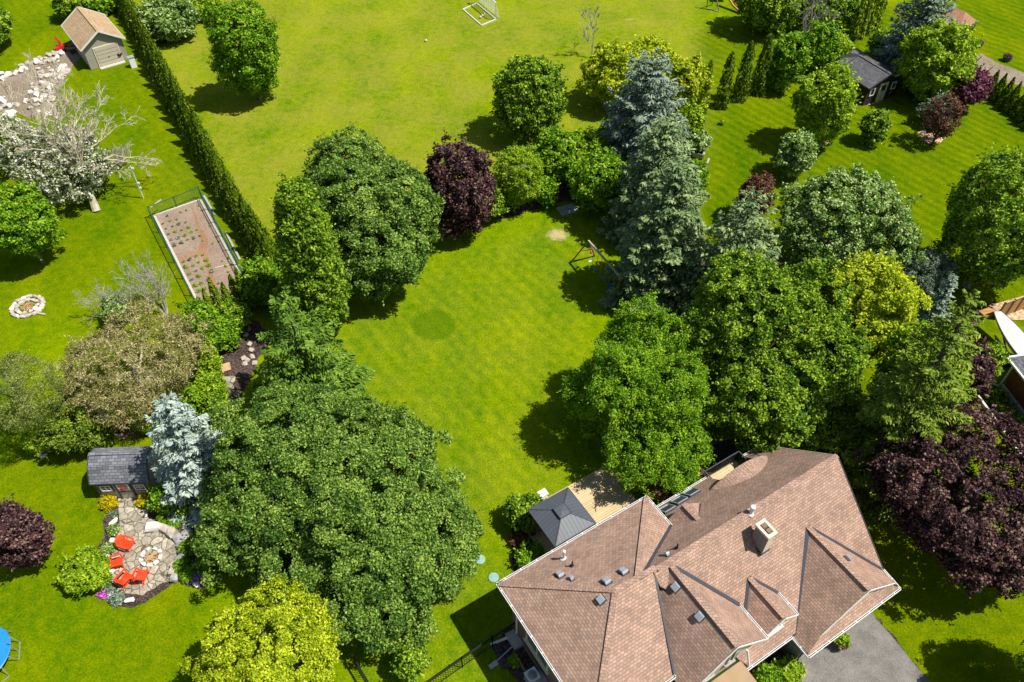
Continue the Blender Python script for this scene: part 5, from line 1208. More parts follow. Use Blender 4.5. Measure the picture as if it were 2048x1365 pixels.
broad('crimson_maple', 'very large dark purple maple right of the house', 'tree', (1752, 852, 2160, 1128), 1.5, 'purple_leaf', leaf=.0026, clump=.45, rough=.13, vmax=.75, r0=.3, open_=.10, dens=.9)
broad('birch', 'tall dark green birch with pale trunk at the right edge', 'tree', (1872, 246, 2140, 644), 1.0, 'deep_leaf', leaf=.0024, clump=.55, rough=.22, droop=.5, open_=.34, vmax=1.1, bark='pale_twig')
# conifers
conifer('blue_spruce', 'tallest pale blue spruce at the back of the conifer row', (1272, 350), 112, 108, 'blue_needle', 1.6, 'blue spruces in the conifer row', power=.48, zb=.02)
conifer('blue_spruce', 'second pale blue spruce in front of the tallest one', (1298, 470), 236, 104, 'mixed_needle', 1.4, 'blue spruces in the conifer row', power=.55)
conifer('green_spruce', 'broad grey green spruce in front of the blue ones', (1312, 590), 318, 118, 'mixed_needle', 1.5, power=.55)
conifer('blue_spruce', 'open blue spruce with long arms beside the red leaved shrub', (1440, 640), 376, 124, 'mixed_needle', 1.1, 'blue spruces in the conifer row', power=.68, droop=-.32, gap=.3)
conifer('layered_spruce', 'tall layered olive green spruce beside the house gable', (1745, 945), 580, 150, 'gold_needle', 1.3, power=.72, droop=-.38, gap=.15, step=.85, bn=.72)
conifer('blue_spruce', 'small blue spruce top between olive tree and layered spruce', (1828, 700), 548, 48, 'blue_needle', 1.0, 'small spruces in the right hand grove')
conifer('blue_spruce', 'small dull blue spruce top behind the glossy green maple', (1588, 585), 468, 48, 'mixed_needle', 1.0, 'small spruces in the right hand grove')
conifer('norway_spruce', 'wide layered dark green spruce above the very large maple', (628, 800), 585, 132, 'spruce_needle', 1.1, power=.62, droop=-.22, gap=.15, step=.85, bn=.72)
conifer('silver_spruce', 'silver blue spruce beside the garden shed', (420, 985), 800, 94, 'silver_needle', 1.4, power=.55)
conifer('blue_spruce', 'big blue green spruce behind the dark cottage shed', (1806, 150), -70, 84, 'blue_needle', 1.2, power=.6)
broad('golden_larch', 'feathery yellow green conifer in the border by the purple maple', 'tree', (986, 282, 1086, 424), .3, 'lime_leaf', leaf=.0022, clump=.35, rough=.16, asp=.3, vmax=1.4)
# shrubs of the rear border
sheet('garden_bed', [(940, 430), (1010, 438), (1060, 424), (1110, 406), (1180, 400), (1240, 440), (1290, 540), (1350, 580), (1420, 560), (1380, 400), (1240, 300), (1060, 300), (960, 370)], .008, 'mulch', jit=.12)
for i, (bb, pal, lb, kw) in enumerate([
    ((950, 366, 1016, 436), 'deep_leaf', 'low dark green shrub at the foot of the purple maple', {}),
    ((1058, 258, 1160, 372), 'fresh_leaf', 'wide fresh green shrub behind the feathery yellow conifer', {}),
    ((1120, 262, 1225, 365), 'lime_leaf', 'bright green shrub left of the tallest blue spruce', {}),
    ((1140, 300, 1256, 424), 'fresh_leaf', 'large glossy shrub below the tallest blue spruce', {}),
    ((1072, 358, 1114, 412), 'fresh_leaf', 'small clipped round shrub on the border edge', dict(clump=.2)),
    ((1196, 240, 1236, 290), 'deep_leaf', 'dark rose shrub squeezed beside the tallest blue spruce', {}),
    ((1166, 84, 1300, 218), 'yellow_leaf', 'olive yellow shrub left part of the thicket behind the blue spruce', dict(rough=.16)),
    ((1250, 74, 1345, 160), 'yellow_leaf', 'olive yellow shrub at the top of the thicket behind the blue spruce', dict(rough=.16)),
    ((1320, 112, 1416, 235), 'yellow_leaf', 'olive yellow shrub right part of the thicket behind the blue spruce', dict(rough=.16)),
    ((1352, 205, 1408, 285), 'lime_leaf', 'small yellow green shrub at the right foot of the thicket', {}),
    ((1370, 262, 1420, 305), 'pale_green', 'white flowering low plant above the wooden frame', {}),
    ((1368, 320, 1412, 400), 'fresh_leaf', 'loose green plants behind the timber edging', dict(open_=.2)),
    ((1535, 62, 1615, 178), 'fresh_leaf', 'rounded green tree right of the three column cedars', {}),
    ((1598, 44, 1680, 150), 'fresh_leaf', 'rounded green tree under the bare grey twigs', {}),
    ((1640, 70, 1702, 140), 'lime_leaf', 'light green shrub behind the dark cottage shed roof', {}),
    ((1478, -60, 1602, 66), 'deep_leaf', 'dark green tree at the top edge beside the slide', {}),
    ((1590, -30, 1720, 60), 'deep_leaf', 'green tree at the top edge above the bare twigs', {}),
    ((1590, 128, 1712, 296), 'lime_leaf', 'airy light green tree in front of the dark cottage shed', dict(open_=.12)),
    ((1802, 36, 1946, 202), 'lime_leaf', 'green tree with orange young leaves beside the outbuilding', {}),
    ((1552, 262, 1634, 356), 'pale_green', 'small grey green tree with pale leaves on the right lawn', dict(open_=.2)),
    ((1722, 218, 1778, 286), 'deep_leaf', 'single small green bush in the middle of the right lawn', dict(open_=.2)),
    ((1842, 190, 1905, 250), 'olive_leaf', 'grey green low plants by the thin purple shrub', dict(open_=.4))]):
    broad('tree' if 'tree' in lb else 'shrub', lb, 'tree' if ' tree' in lb else 'shrub', bb, .25, pal, shrub=' tree' not in lb, **kw)
broad('purple_shrub', 'pinkish purple spreading tree beside the hedge on the right', 'tree', (1884, 132, 1978, 212), .6, 'wine_leaf', clump=.35, rough=.2)
broad('barberry', 'thin dark purple shrub standing in a ring of wood chips', 'shrub', (1852, 186, 1924, 286), .5, 'barberry_leaf', leaf=.0018, clump=.3, open_=.45, dens=.45, rough=.15, bark='purple_twig')
broad('barberry', 'reddish brown shrub in a chip ring beside the open blue spruce', 'shrub', (1474, 350, 1546, 438), .4, 'barberry_leaf', leaf=.0020, clump=.3, open_=.2, dens=.8, rough=.15, bark='purple_twig')
bare('twiggy_shrub', 'leafless twigs of the thin purple shrub ring', (1876, 277), 4.2, 1.5, 'purple_twig', 3, .05, stems=5, spread=.6, cat='shrub')
sheet('chip_ring', [(1835, 268), (1848, 258), (1870, 256), (1888, 264), (1892, 276), (1880, 286), (1858, 288), (1842, 280)], .01, 'wood_chip', jit=.06)
sheet('chip_ring', [(1486, 424), (1500, 416), (1516, 420), (1520, 430), (1508, 442), (1490, 444)], .01, 'wood_chip', jit=.05)
sheet('chip_ring', [(1628, 282), (1640, 274), (1655, 276), (1658, 288), (1644, 294), (1630, 292)], .01, 'wood_chip', jit=.05)
bare('bare_tree', 'small leafless pale tree on the far field', (1183, 116), 5.6, 1.2, 'pale_twig', 5, .08, spread=.34, up=.10, minr=.017)
bare('bare_tree', 'grey leafless twiggy tree among the upper right trees', (1612, 90), 7.0, 2.4, 'grey_twig', 4, .09, stems=4, spread=.5, up=.08)
bare('dead_bush', 'pale leafless twiggy bush on the left lawn under the dead tree', (245, 335), 2.4, 1.4, 'pale_twig', 4, .035, stems=6, spread=.6)
for i, (x, y, h_, s_) in enumerate([(335, 632, 4.4, 6), (262, 640, 3.9, 6)]):
    bare('bare_willow', ['right one of two whitish bare willow bushes below the vegetable bed', 'left one of two whitish bare willow bushes below the vegetable bed'][i], (x, y), h_, 2.2, 'pale_twig', 4, .05, stems=s_, spread=.42, up=.10, lean=(-.45, .25, 0), group='bare willow bushes', cat='shrub')
for i, (b_, ty, rp) in enumerate([((1442, 214), 106, 15), ((1478, 200), 84, 17), ((1514, 186), 68, 18)]):
    cedar('column_cedar', ['leftmost of three column cedars beside the yellow thicket', 'middle one of three column cedars beside the yellow thicket', 'rightmost of three column cedars beside the yellow thicket'][i], b_, ty, rp, 'cedar_leaf', 'three column cedars', point=.42)
cedar('column_cedar', 'single cedar half hidden at the right end of the thicket', (1402, 228), 122, 11, 'cedar_leaf', point=.42)
for i in range(4):
    cedar('column_cedar', 'tall narrow cedar in the row behind the dark cottage shed', (1702 + 15 * i, 84 - 8 * i), -22 - 8 * i, 11, 'cedar_bright', 'cedars behind the cottage shed', point=.5)
broad('shrub', 'round shrub behind the row of tall cedars at the top', 'shrub', (1740, 60, 1800, 120), .1, 'deep_leaf', shrub=True)
# hedge: every cedar of the row is a thing of its own
def hedge_row(pts, step, hgt, rad, pal, name, label, group):
    vs = []
    for k in range(4):
        rng = rng_(); h_ = hgt * (.94 + .05 * k); t = thing(name, label, 'hedge tree', (0, 0, 0), group); lf = .125
        P, N, T, tt = cedar_mesh(rng, h_, rad, lf, 1.35, .92); m = MB(); m.tube([(0, 0, 0), (0, 0, h_ * .85)], [.06, .02], 'bark', 5); m.build('trunk', t)
        quads('foliage', P, N, T, lf * rng.uniform(.8, 1.3, len(P)), .45, tt, pal, t); vs.append(t)
    used = set(); k = 0; rng = random.Random(5)
    for a, b in zip(pts[:-1], pts[1:]):
        d = b - a; n = max(1, round(d.length / step))
        for i in range(n):
            p = a + d * (i / n) + Vector((rng.uniform(-.08, .08), rng.uniform(-.08, .08), 0)); v = vs[k % 4]
            if (k % 4) not in used: v.location = p; used.add(k % 4)
            else: (lambda s_: copy_thing(v, p, rng.uniform(0, 6.28), (s_, s_, s_ * rng.uniform(.78, 1.2))))(rng.uniform(.85, 1.12))
            k += 1
hedge_row([G(222, -40), G(345, 196), G(458, 400), G(556, 556)], 1.22, 3.9, 1.02, 'cedar_leaf', 'hedge_cedar', 'dark green cedar in the long diagonal hedge', 'cedars of the long diagonal hedge')
hedge_row([G(1975, 190), G(2030, 232), G(2085, 275)], 1.1, 2.8, .75, 'cedar_leaf', 'hedge_cedar', 'green cedar in the short hedge at the right edge', 'cedars of the right hedge')
for i, (x, y, ty, rp) in enumerate([(428, 632, 578, 13), (444, 622, 556, 15), (462, 612, 566, 14), (478, 600, 550, 15), (496, 606, 536, 16), (470, 634, 590, 14)]):
    cedar('small_cedar', 'small pointed cedar in the cluster below the vegetable bed', (x, y + 6), ty, rp, 'cedar_bright', 'cedars below the vegetable bed', point=.75)
for bb, pal, lb in [((484, 515, 566, 612), 'fresh_leaf', 'feathery green juniper at the lower end of the long hedge'), ((556, 560, 622, 640), 'deep_leaf', 'dark green shrub between narrow tree and layered spruce'),
                    ((366, 600, 440, 690), 'fresh_leaf', 'green lilac shrub left of the pointed cedar cluster'), ((410, 628, 480, 700), 'fresh_leaf', 'green lilac shrub below the pointed cedar cluster'),
                    ((440, 600, 500, 668), 'deep_leaf', 'leafy green shrub right of the pointed cedar cluster'), ((205, 590, 262, 650), 'pale_green', 'pale thin shrub left of the bare willow bushes'),
                    ((388, 690, 440, 760), 'lime_leaf', 'bright green shrub along the wire fence by the brown pine'), ((396, 745, 452, 815), 'lime_leaf', 'bright green groundcover shrub beside the flagstones'),
                    ((370, 770, 420, 830), 'fresh_leaf', 'green shrub between brown pine and silver spruce'), ((408, 790, 456, 842), 'deep_leaf', 'low dark shrub above the very large maple'),
                    ((48, 852, 106, 910), 'lime_leaf', 'bright green round shrub beside the bird bath'), ((276, 820, 316, 866), 'lime_leaf', 'small lime shrub above the silver spruce'),
                    ((122, 1100, 220, 1186), 'lime_leaf', 'rounded yellow green shrub left of the fire pit patio'), ((296, 956, 372, 1030), 'fresh_leaf', 'bright feathery shrub right of the garden shed'),
                    ((350, 985, 400, 1030), 'fresh_leaf', 'green shrub between feathery shrub and the very large maple'), ((788, 1276, 858, 1358), 'deep_leaf', 'single green bush on the lawn above the iron fence'),
                    ((385, 1050, 440, 1110), 'deep_leaf', 'shaded dark shrub behind the curved stone wall'), ((395, 1095, 450, 1150), 'deep_leaf', 'lower shaded shrub behind the curved stone wall')]:
    broad('shrub', lb, 'shrub', bb, .1, pal, shrub=True, clump=.32)
broad('yew', 'wide dark yellow green yew with a flat layered crown', 'shrub', (92, 776, 236, 905), .15, 'gold_needle', clump=.42, rough=.12, droop=.3, asp=.35, shrub=True, dens=1.2, vmax=.9)
broad('brown_pine', 'large brownish half dead pine above the garden shed', 'tree', (118, 612, 408, 838), 1.2, 'pine_brown', leaf=.0026, clump=.42, rough=.16, open_=.2, asp=.22, vmax=.8, dens=.8, bark='dead_wood')
broad('olive_pine', 'thin olive green pine with visible grey trunk at the left edge', 'tree', (-60, 668, 125, 900), 2.2, 'pine_olive', leaf=.0019, clump=.45, rough=.2, open_=.45, asp=.22, vmax=1.0, dens=.7, bark='grey_twig', base=G(84, 858))
bare('pine_branches', 'grey dead lower branches of the thin olive pine', (84, 858), 5.2, 2.5, 'grey_twig', 3, .09, spread=.8, lean=(-.35, .35, 0))
broad('purple_maple', 'small dark purple maple at the left edge near the red chairs', 'tree', (-14, 1000, 86, 1142), .5, 'purple_leaf', leaf=.0026, clump=.4, rough=.1)
sheet('garden_bed', [(20, 1135), (60, 1135), (84, 1112), (88, 1090), (60, 1080), (10, 1090), (-20, 1140)], .008, 'mulch')
# upper left: dead tree, blossom, rocks
dt = thing('dead_tree', 'tall bare dead tree with yellowish lichened branches, upper left', 'tree', G(193, 422)); rng = rng_(); m = MB(); b_ = G(193, 422)
m.tube([b_, b_.lerp(G(168, 356, 2.5), .4), G(168, 356, 2.5)], [.36, .27, .23], 'dead_wood', 10); m.build('trunk', dt)
m = MB(); t0 = G(168, 356, 2.5)
for x, y, z, r in [(20, 175, 8, .13), (70, 140, 8, .12), (120, 165, 8.5, .16), (165, 175, 8, .12), (188, 200, 8, .13), (238, 205, 6.5, .11), (-10, 290, 5.5, .11), (228, 320, 5, .07), (40, 235, 8, .15), (95, 220, 9, .12), (-20, 220, 7, .10)]:
    d = G(x, y, z) - t0; branches(m, rng, t0, d, d.length * .46, r * 1.15, 5, 'dead_wood', .38, .013, .02, .55, .62)
m.build('branches', dt)
broad('blossom_tree', 'white flowering tree behind the tall dead tree', 'tree', (40, 225, 222, 442), .3, 'blossom', leaf=.0024, clump=.45, rough=.18, open_=.4, vmax=.7, dens=.6)
broad('blossom_tree', 'white flowering tree at the left edge beside the rocks', 'tree', (-50, 215, 90, 345), .3, 'blossom', leaf=.0024, clump=.45, rough=.18, open_=.45, vmax=.7, dens=.5)
broad('green_tree', 'fresh green tree at the left edge in front of the blossom', 'tree', (-30, 362, 106, 520), 1.2, 'fresh_leaf', clump=.5, rough=.15)
broad('shrub', 'dense shrub with small pinkish flowers top left of the field', 'shrub', (276, -8, 394, 80), .1, 'pale_green', shrub=True, clump=.4)
broad('shrub', 'bright green shrub patch right of the pink flowering shrub', 'shrub', (378, -10, 440, 38), .1, 'lime_leaf', shrub=True)
broad('shrub', 'green bush behind the garage at the top edge', 'shrub', (108, -20, 172, 38), .1, 'deep_leaf', shrub=True)
broad('shrub', 'green bush with violet flowers between garage and hedge', 'shrub', (172, -18, 228, 30), .1, 'fresh_leaf', shrub=True)
broad('dark_tree', 'dark shaded tree at the upper left corner', 'tree', (-120, 0, 22, 105), .5, 'deep_leaf', open_=.4)
sheet('gravel_path', [(0, 148), (70, 118), (125, 100), (165, 108), (150, 130), (128, 160), (112, 190), (112, 232), (90, 225), (60, 235), (-20, 210)], .01, 'gravel', jit=.15)
rk = random.Random(3); nr = np.random.default_rng(8); protos = []
for k in range(6):
    q = MB(); stone(q, nr, (0, 0, 0), 1, .8, .62, ['limestone', 'white_stone'][k % 2]); o = q.build('boulder'); protos.append(o)
usedp = set(); cnt = 0
regions = [([(0, 150), (55, 130), (110, 104), (140, 100), (128, 112), (60, 140), (0, 165)], 30), ([(75, 125), (130, 118), (142, 138), (125, 165), (100, 180), (80, 160)], 42), ([(60, 165), (100, 175), (118, 200), (115, 238), (85, 232), (55, 215)], 40), ([(0, 190), (50, 180), (60, 210), (20, 235), (0, 235)], 14)]
for poly, n in regions:
    xs = [p[0] for p in poly]; ys = [p[1] for p in poly]; i = 0
    while i < n:
        x, y = rk.uniform(min(xs), max(xs)), rk.uniform(min(ys), max(ys))
        if not inpoly(np.array([x]), np.array([y]), poly)[0]: continue
        i += 1; k = rk.randrange(6); s_ = rk.uniform(.3, .95)
        o = protos[k] if k not in usedp else protos[k].copy()
        if k in usedp: C.objects.link(o)
        usedp.add(k); o.location = G(x, y) + Vector((0, 0, s_ * .2)); o.scale = (s_, s_, s_); o.rotation_euler = (rk.uniform(-.2, .2), rk.uniform(-.2, .2), rk.uniform(0, 6.28))
        tag(o, 'pale limestone boulder in the rock pile beside the garage', 'boulder', 'boulders of the rock pile')
cpole = thing('clothesline_pole', 'leaning white pole with short brackets on the left lawn', 'pole', G(287, 397)); q = MB(); b_ = G(287, 397); q.tube([b_, b_ + Vector((0, 0, 1.6)), b_ + Vector((.02, 0, 3.3))], [.055, .05, .045], 'white_metal', 8); q.build('post', cpole)
for z_, w_ in ((3.1, .45), (1.6, .35), (1.1, .3)): q = MB(); q.bar(b_ + Vector((-w_ / 2, 0, z_)), b_ + Vector((w_ / 2, .05, z_ + .03)), .07, .07, 'white_metal'); q.box(b_ + Vector((w_ * .3, .02, z_ - .06)), .16, .12, .12, 'white_metal'); q.build('bracket', cpole)
# vegetable bed with its green fence
bed = [(309, 432), (401, 400), (502, 590), (404, 622)]
sheet('vegetable_soil', bed, .03, 'soil', jit=.02)
sheet('soil_path', [(378, 412), (384, 410), (402, 455), (414, 478), (414, 500), (424, 540), (436, 575), (428, 578), (412, 535), (402, 512), (360, 524), (358, 516), (395, 502), (404, 486), (396, 462)], .036, 'soil_path', jit=.06)
kb = thing('bed_kerb', 'pale concrete kerb around the vegetable bed', 'kerb', G(309, 432)); q = MB()
for a_, b_ in zip(bed, bed[1:] + bed[:1]): q = MB(); q.bar(G(a_[0], a_[1], .07), G(b_[0], b_[1], .07), .18, .15, 'concrete'); q.build('kerb_side', kb)
gf_ = thing('garden_fence', 'green wire mesh fence around the vegetable bed', 'fence', G(300, 436))
cs = [G(304, 437), G(404, 397), G(508, 595), G(402, 628)]
for a_, b_ in ((cs[0], cs[1]), (cs[1], cs[2]), (cs[0], cs[3])):
    d = b_ - a_; n = max(2, round(d.length / 2.2))
    for i in range(n):
        P, Q = a_ + d * i / n, a_ + d * (i + 1) / n; q = MB(); q.bar(P + Vector((0, 0, 1.15)), Q + Vector((0, 0, 1.15)), .05, .05, 'green_fence'); q.bar(P + Vector((0, 0, .1)), Q + Vector((0, 0, .1)), .025, .025, 'green_fence')
        L = (Q - P).length; k = int(L / .2)
        for j in range(k): f_ = (j + .5) / k; q.bar(P + (Q - P) * f_ + Vector((0, 0, .1)), P + (Q - P) * f_ + Vector((0, 0, 1.15)), .009, .009, 'green_fence', up=(1, 0, 0))
        for j in range(1, 6): q.bar(P + Vector((0, 0, .1 + .175 * j)), Q + Vector((0, 0, .1 + .175 * j)), .009, .009, 'green_fence')
        q.build('mesh_panel', gf_)
    for i in range(n + 1): q = MB(); P = a_ + d * i / n; q.bar(P, P + Vector((0, 0, 1.22)), .06, .06, 'green_fence', up=(1, 0, 0)); q.build('post', gf_)
for i, (a_, b_, lb) in enumerate([((301, 415), (322, 400), 'loose white pole leaning on the bed fence corner'), ((430, 536), (457, 530), 'short white board lying on the vegetable soil')]):
    q = MB(); z0 = 1.1 if i == 0 else .06; q.bar(G(a_[0], a_[1], z0), G(b_[0], b_[1], z0), .08, .05, 'concrete'); tag(q.build('board', None, G(*a_)), lb, 'board')
for a_, b_ in (((408, 392), (430, 430)), ((452, 465), (480, 520))):
    q = MB(); q.bar(G(a_[0], a_[1], .08), G(b_[0], b_[1], .08), .16, .12, 'grey_wood'); tag(q.build('timber', None, G(*a_)), ['long timber lying outside the upper right corner of the bed fence', 'timber lying outside the long right side of the bed fence'][a_[0] > 420], 'timber')
vp = []
for k in range(4):
    rng = rng_(); n = 26; az = rng.uniform(0, 6.28, n); s_ = rng.random(n) ** .5; P = np.stack([.16 * s_ * np.cos(az), .16 * s_ * np.sin(az), .08 + .10 * (1 - s_)], 1)
    o = quads('vegetable_plant', P, np.tile([0, 0, 1.], (n, 1)) + rng.normal(size=(n, 3)) * .4, np.stack([np.cos(az), np.sin(az), np.zeros(n)], 1), .085, .5, .5 + rng.normal(size=n) * .2, ['olive_leaf', 'fresh_leaf', 'blue_needle', 'deep_leaf'][k]); vp.append(o)
rk = random.Random(9); usedv = set(); A_, B_, D_ = G(*bed[0]), G(*bed[1]), G(*bed[3])
for r_ in range(16):
    for c_ in range(7):
        u_, v_ = .09 + .135 * c_ + rk.uniform(-.012, .012), .06 + .06 * r_ + rk.uniform(-.006, .006)
        if abs(u_ - (.74 if v_ < .45 else .66)) < .08 and v_ < 1 or rk.random() < .22 or (.42 < v_ < .50 and u_ < .7): continue
        k = rk.randrange(4) if u_ < .6 else 1
        o = vp[k] if k not in usedv else vp[k].copy()
        if k in usedv: C.objects.link(o)
        usedv.add(k); sc_ = rk.uniform(.6, 1.25) if u_ < .6 else rk.uniform(.4, .8); o.location = A_ + (B_ - A_) * u_ + (D_ - A_) * v_ + Vector((0, 0, .03)); o.scale = (sc_,) * 3; o.rotation_euler = (0, 0, rk.uniform(0, 6))
        tag(o, 'small leafy vegetable seedling in the fenced soil bed', 'vegetable plant', 'seedlings in the vegetable bed')
# fire pit on the left lawn
def firering(name, label, px, py, R0, n, mat, sz, seed, fill='ash', rows=1):
    t = thing(name, label, 'fire pit', G(px, py)); c = G(px, py); nr = np.random.default_rng(seed)
    for r_ in range(rows):
        rr = R0 - r_ * sz * .75; nn = int(n * rr / R0)
        for k in range(nn):
            an = 6.283 * (k + .5 * r_) / nn; q = MB(); stone(q, nr, (c.x + rr * math.cos(an), c.y + rr * math.sin(an), .10), sz * nr.uniform(.8, 1.2), sz * .7 * nr.uniform(.8, 1.2), .26, mat if nr.random() > .2 else 'white_stone', an + 1.57); q.build('stone', t)
    q = MB(); q.lathe(c, [(R0 - sz * rows * .7, .05), (R0 * .3, .10), (.01, .12)], fill, 20); q.build('ash_bed', t)
    q = MB()
    for k in range(14): an, r_ = nr.uniform(0, 6.28), nr.uniform(.0, .45) * R0; a2 = nr.uniform(0, 3.14); L = nr.uniform(.15, .35); P = c + Vector((r_ * math.cos(an), r_ * math.sin(an), .15)); q.tube([P - Vector((math.cos(a2), math.sin(a2), 0)) * L, P + Vector((math.cos(a2), math.sin(a2), .08)) * L], .022, 'new_wood', 5)
    q.build('sticks', t); return t
firering('fire_pit', 'wide ring of white stones around ash on the left lawn', 56, 615, 1.1, 17, 'limestone', .5, 4, rows=2)
q = MB(); q.tube([G(70, 626, .1), G(90, 629, .08)], .07, 'dead_wood', 7); tag(q.build('log', None, G(80, 628)), 'short split log beside the left lawn fire ring', 'log')
# fire pit patio beside the garden shed
sheet('garden_bed', [(196, 985), (300, 985), (390, 1010), (430, 1060), (440, 1120), (420, 1170), (390, 1180), (350, 1160), (300, 1200), (262, 1217), (235, 1214), (212, 1196), (195, 1180), (170, 1150), (200, 1110), (206, 1070), (214, 1030)], .008, 'mulch')
sheet('patio', [(236, 992), (298, 992), (302, 1016), (290, 1030), (305, 1040), (340, 1058), (362, 1085), (364, 1110), (352, 1135), (345, 1160), (330, 1165), (300, 1182), (285, 1192), (252, 1186), (232, 1170), (215, 1150), (205, 1135), (222, 1120), (233, 1085), (240, 1050), (238, 1020)], .03, 'flagstone', jit=.04)
firering('fire_pit', 'white stone fire ring full of sticks on the flagstone patio', 303, 1116, .54, 9, 'white_stone', .34, 6)
def adirondack(loc, rz, label):
    t = thing('adirondack_chair', label, 'chair', loc, 'red chairs around the patio fire pit'); M = 'orange_wood'
    q = MB()
    for k in range(6): q.box((.30 - .10 * k, 0, .36 - .028 * k), .085, .54, .022, M, ux=(1, 0, .28))
    q.box((.36, 0, .30), .025, .56, .12, M); q.build('seat', t)
    q = MB()
    for k in range(-3, 4): L = .80 - .035 * abs(k) ** 1.3; q.bar((-.22, k * .075, .20), (-.22 - L * .42, k * .098, .20 + L * .9), .072, .022, M, up=(1, 0, 0))
    q.bar((-.43, -.34, .60), (-.43, .34, .60), .04, .05, M); q.build('backrest', t)
    for s_ in (-1, 1):
        q = MB(); q.box((.0, s_ * .36, .56), .78, .13, .024, M); q.build('armrest', t)
        q = MB(); q.bar((.34, s_ * .31, 0), (.34, s_ * .31, .55), .09, .03, M, up=(0, 1, 0)); q.build('leg', t)
        q = MB(); q.bar((.36, s_ * .28, .33), (-.62, s_ * .28, .02), .025, .11, M); q.bar((-.40, s_ * .33, .1), (-.40, s_ * .33, .58), .05, .03, M, up=(0, 1, 0)); q.build('leg', t)
    t.location = loc; return t
def aim(px, py, dz=0): p = G(px, py); c = G(303, 1116); return math.atan2(c.y - p.y, c.x - p.x) + dz
ad0 = adirondack((0, 0, 0), 0, 'red slatted chair nearest the garden shed, apart from the others')
for ch in ad0.children: ch.location = (0, 0, 0)
ad0.location = G(256, 1093, .03); ad0.rotation_euler = (0, 0, aim(256, 1093, .1)); ad0.scale = (.90,) * 3
for x, y, dz, lb in [(236, 1130, .1, 'leftmost of the three red slatted chairs close together'), (254, 1162, .05, 'middle of the three red slatted chairs close together'), (285, 1156, 0, 'rightmost of the three red slatted chairs close together')]:
    copy_thing(ad0, G(x, y, .03), aim(x, y, dz), .90, lb)
nr = np.random.default_rng(21)
def slab(label, px, py, sx, sy, h_, rz, mat='limestone', name='boulder', group=None, z=0):
    q = MB(); c = G(px, py, z); stone(q, nr, (c.x, c.y, c.z + h_ / 2), sx, sy, h_ * 1.15, mat, R_(rz)); tag(q.build(name, None, c), label, 'boulder', group)
for i, (x, y, sx, sy, rz) in enumerate([(330, 1061, .95, .5, -20), (345, 1068, .7, .7, -35), (357, 1080, .62, .55, -50), (364, 1092, .6, .5, -75), (366, 1106, .55, .45, -95), (362, 1120, .55, .5, -110), (353, 1133, .62, .5, -120), (348, 1147, .6, .5, -100), (351, 1160, .55, .5, -80)]):
    slab('squared grey white stone of the low curved seat wall', x, y, sx, sy, .42, rz, 'limestone' if i in (0, 1, 6, 7) else 'grey_stone', 'wall_stone', 'stones of the curved seat wall')
slab('large pointed pale boulder starting the curved wall', 311, 1058, 1.25, .6, .5, 10, 'white_stone'); slab('flat grey step stone behind the curved wall', 374, 1070, .7, .8, .2, -30, 'grey_stone')
for x, y, sx, sy, rz, lb in [(213, 1000, .7, .5, 30, 'white stone under the yellow shrub left of the shed door'), (228, 1046, .65, .28, 60, 'long thin white stone in the mulch left of the path'), (226, 1083, .35, .35, 0, 'small white stone between two rounded mounds'), (214, 1117, .4, .28, 20, 'white stone above the leftmost grouped chair'), (215, 1145, .95, .75, -30, 'large flat pale stone left of the grouped chairs'), (222, 1191, .4, .3, 30, 'small pale stone beside the magenta flowers'), (260, 1203, .62, .3, 10, 'flat tan stone at the bottom of the bed'), (293, 1033, .25, .3, 0, 'small tan stone right of the flagstone path'), (394, 1172, .4, .35, 0, 'pinkish stone at the right end of the bed')]:
    slab(lb, x, y, sx, sy, .22, rz, 'white_stone')
for x, y, r, h_, pal, lb, nm in [(219, 1010, .48, .5, 'gold_leaf', 'golden yellow mound left of the shed door', 'shrub'), (288, 1006, .38, .45, 'gold_leaf', 'golden yellow mound right of the shed door', 'shrub'), (228, 1064, .32, .3, 'pale_green', 'blue green mound highest of two along the left bed edge', 'plant'), (219, 1099, .30, .3, 'pale_green', 'blue green mound lower of two along the left bed edge', 'plant'), (237, 1197, .36, .34, 'blue_needle', 'blue grey mound at the bottom of the bed', 'plant'), (218, 1181, .22, .25, 'olive_leaf', 'grey mound above the magenta flowers', 'plant'), (209, 1188, .26, .22, 'magenta_flower', 'magenta flower clump at the lower left of the bed', 'flowers'), (398, 1157, .35, .3, 'violet_flower', 'violet flowers in the shade right of the patio', 'flowers'), (229, 1031, .2, .16, 'olive_leaf', 'tiny grey green plant left of the flagstone path', 'plant')]:
    tuft(nm, lb, x, y, r, h_, pal, nm, round_=True, leaf=.065)
for x, y, r, lb in [(334, 1035, .5, 'upper grass tuft above the curved wall'), (354, 1047, .45, 'grass tuft right of the upper one above the wall'), (204, 1168, .6, 'broad grass clump below the rounded yellow green shrub'), (378, 1100, .55, 'shaded grass tuft behind the curved wall'), (366, 1137, .5, 'bright grass tuft beside the lower wall stones'), (380, 1155, .45, 'lowest grass tuft at the end of the wall')]:
    tuft('ornamental_grass', lb, x, y, r, .5, 'fresh_leaf', 'grass', n=int(900 * r))
brd = thing('bird_bath', 'dark round bird bath on a pole over the left lawn', 'bird bath', G(101, 930)); b_ = G(101, 930)
q = MB(); q.tube([b_, b_ + Vector((0, 0, 1.0))], .03, 'black_metal', 8); q.build('pole', brd); q = MB(); q.lathe(b_ + Vector((0, 0, 1.0)), [(.03, 0), (.2, .03), (.25, .08), (.22, .06), (.01, .04)], 'slate_trim', 20); q.build('bowl', brd)
q = MB(); q.bar(G(83, 905, .0), G(83, 905, .8), .1, .08, 'new_wood', up=(1, 0, 0)); tag(q.build('wooden_stake', None, G(83, 905)), 'short wooden stake beside the bird bath', 'stake')
sheet('red_mulch_bed', [(225, 868), (245, 845), (290, 825), (310, 850), (285, 872), (250, 878)], .01, 'soil_path')
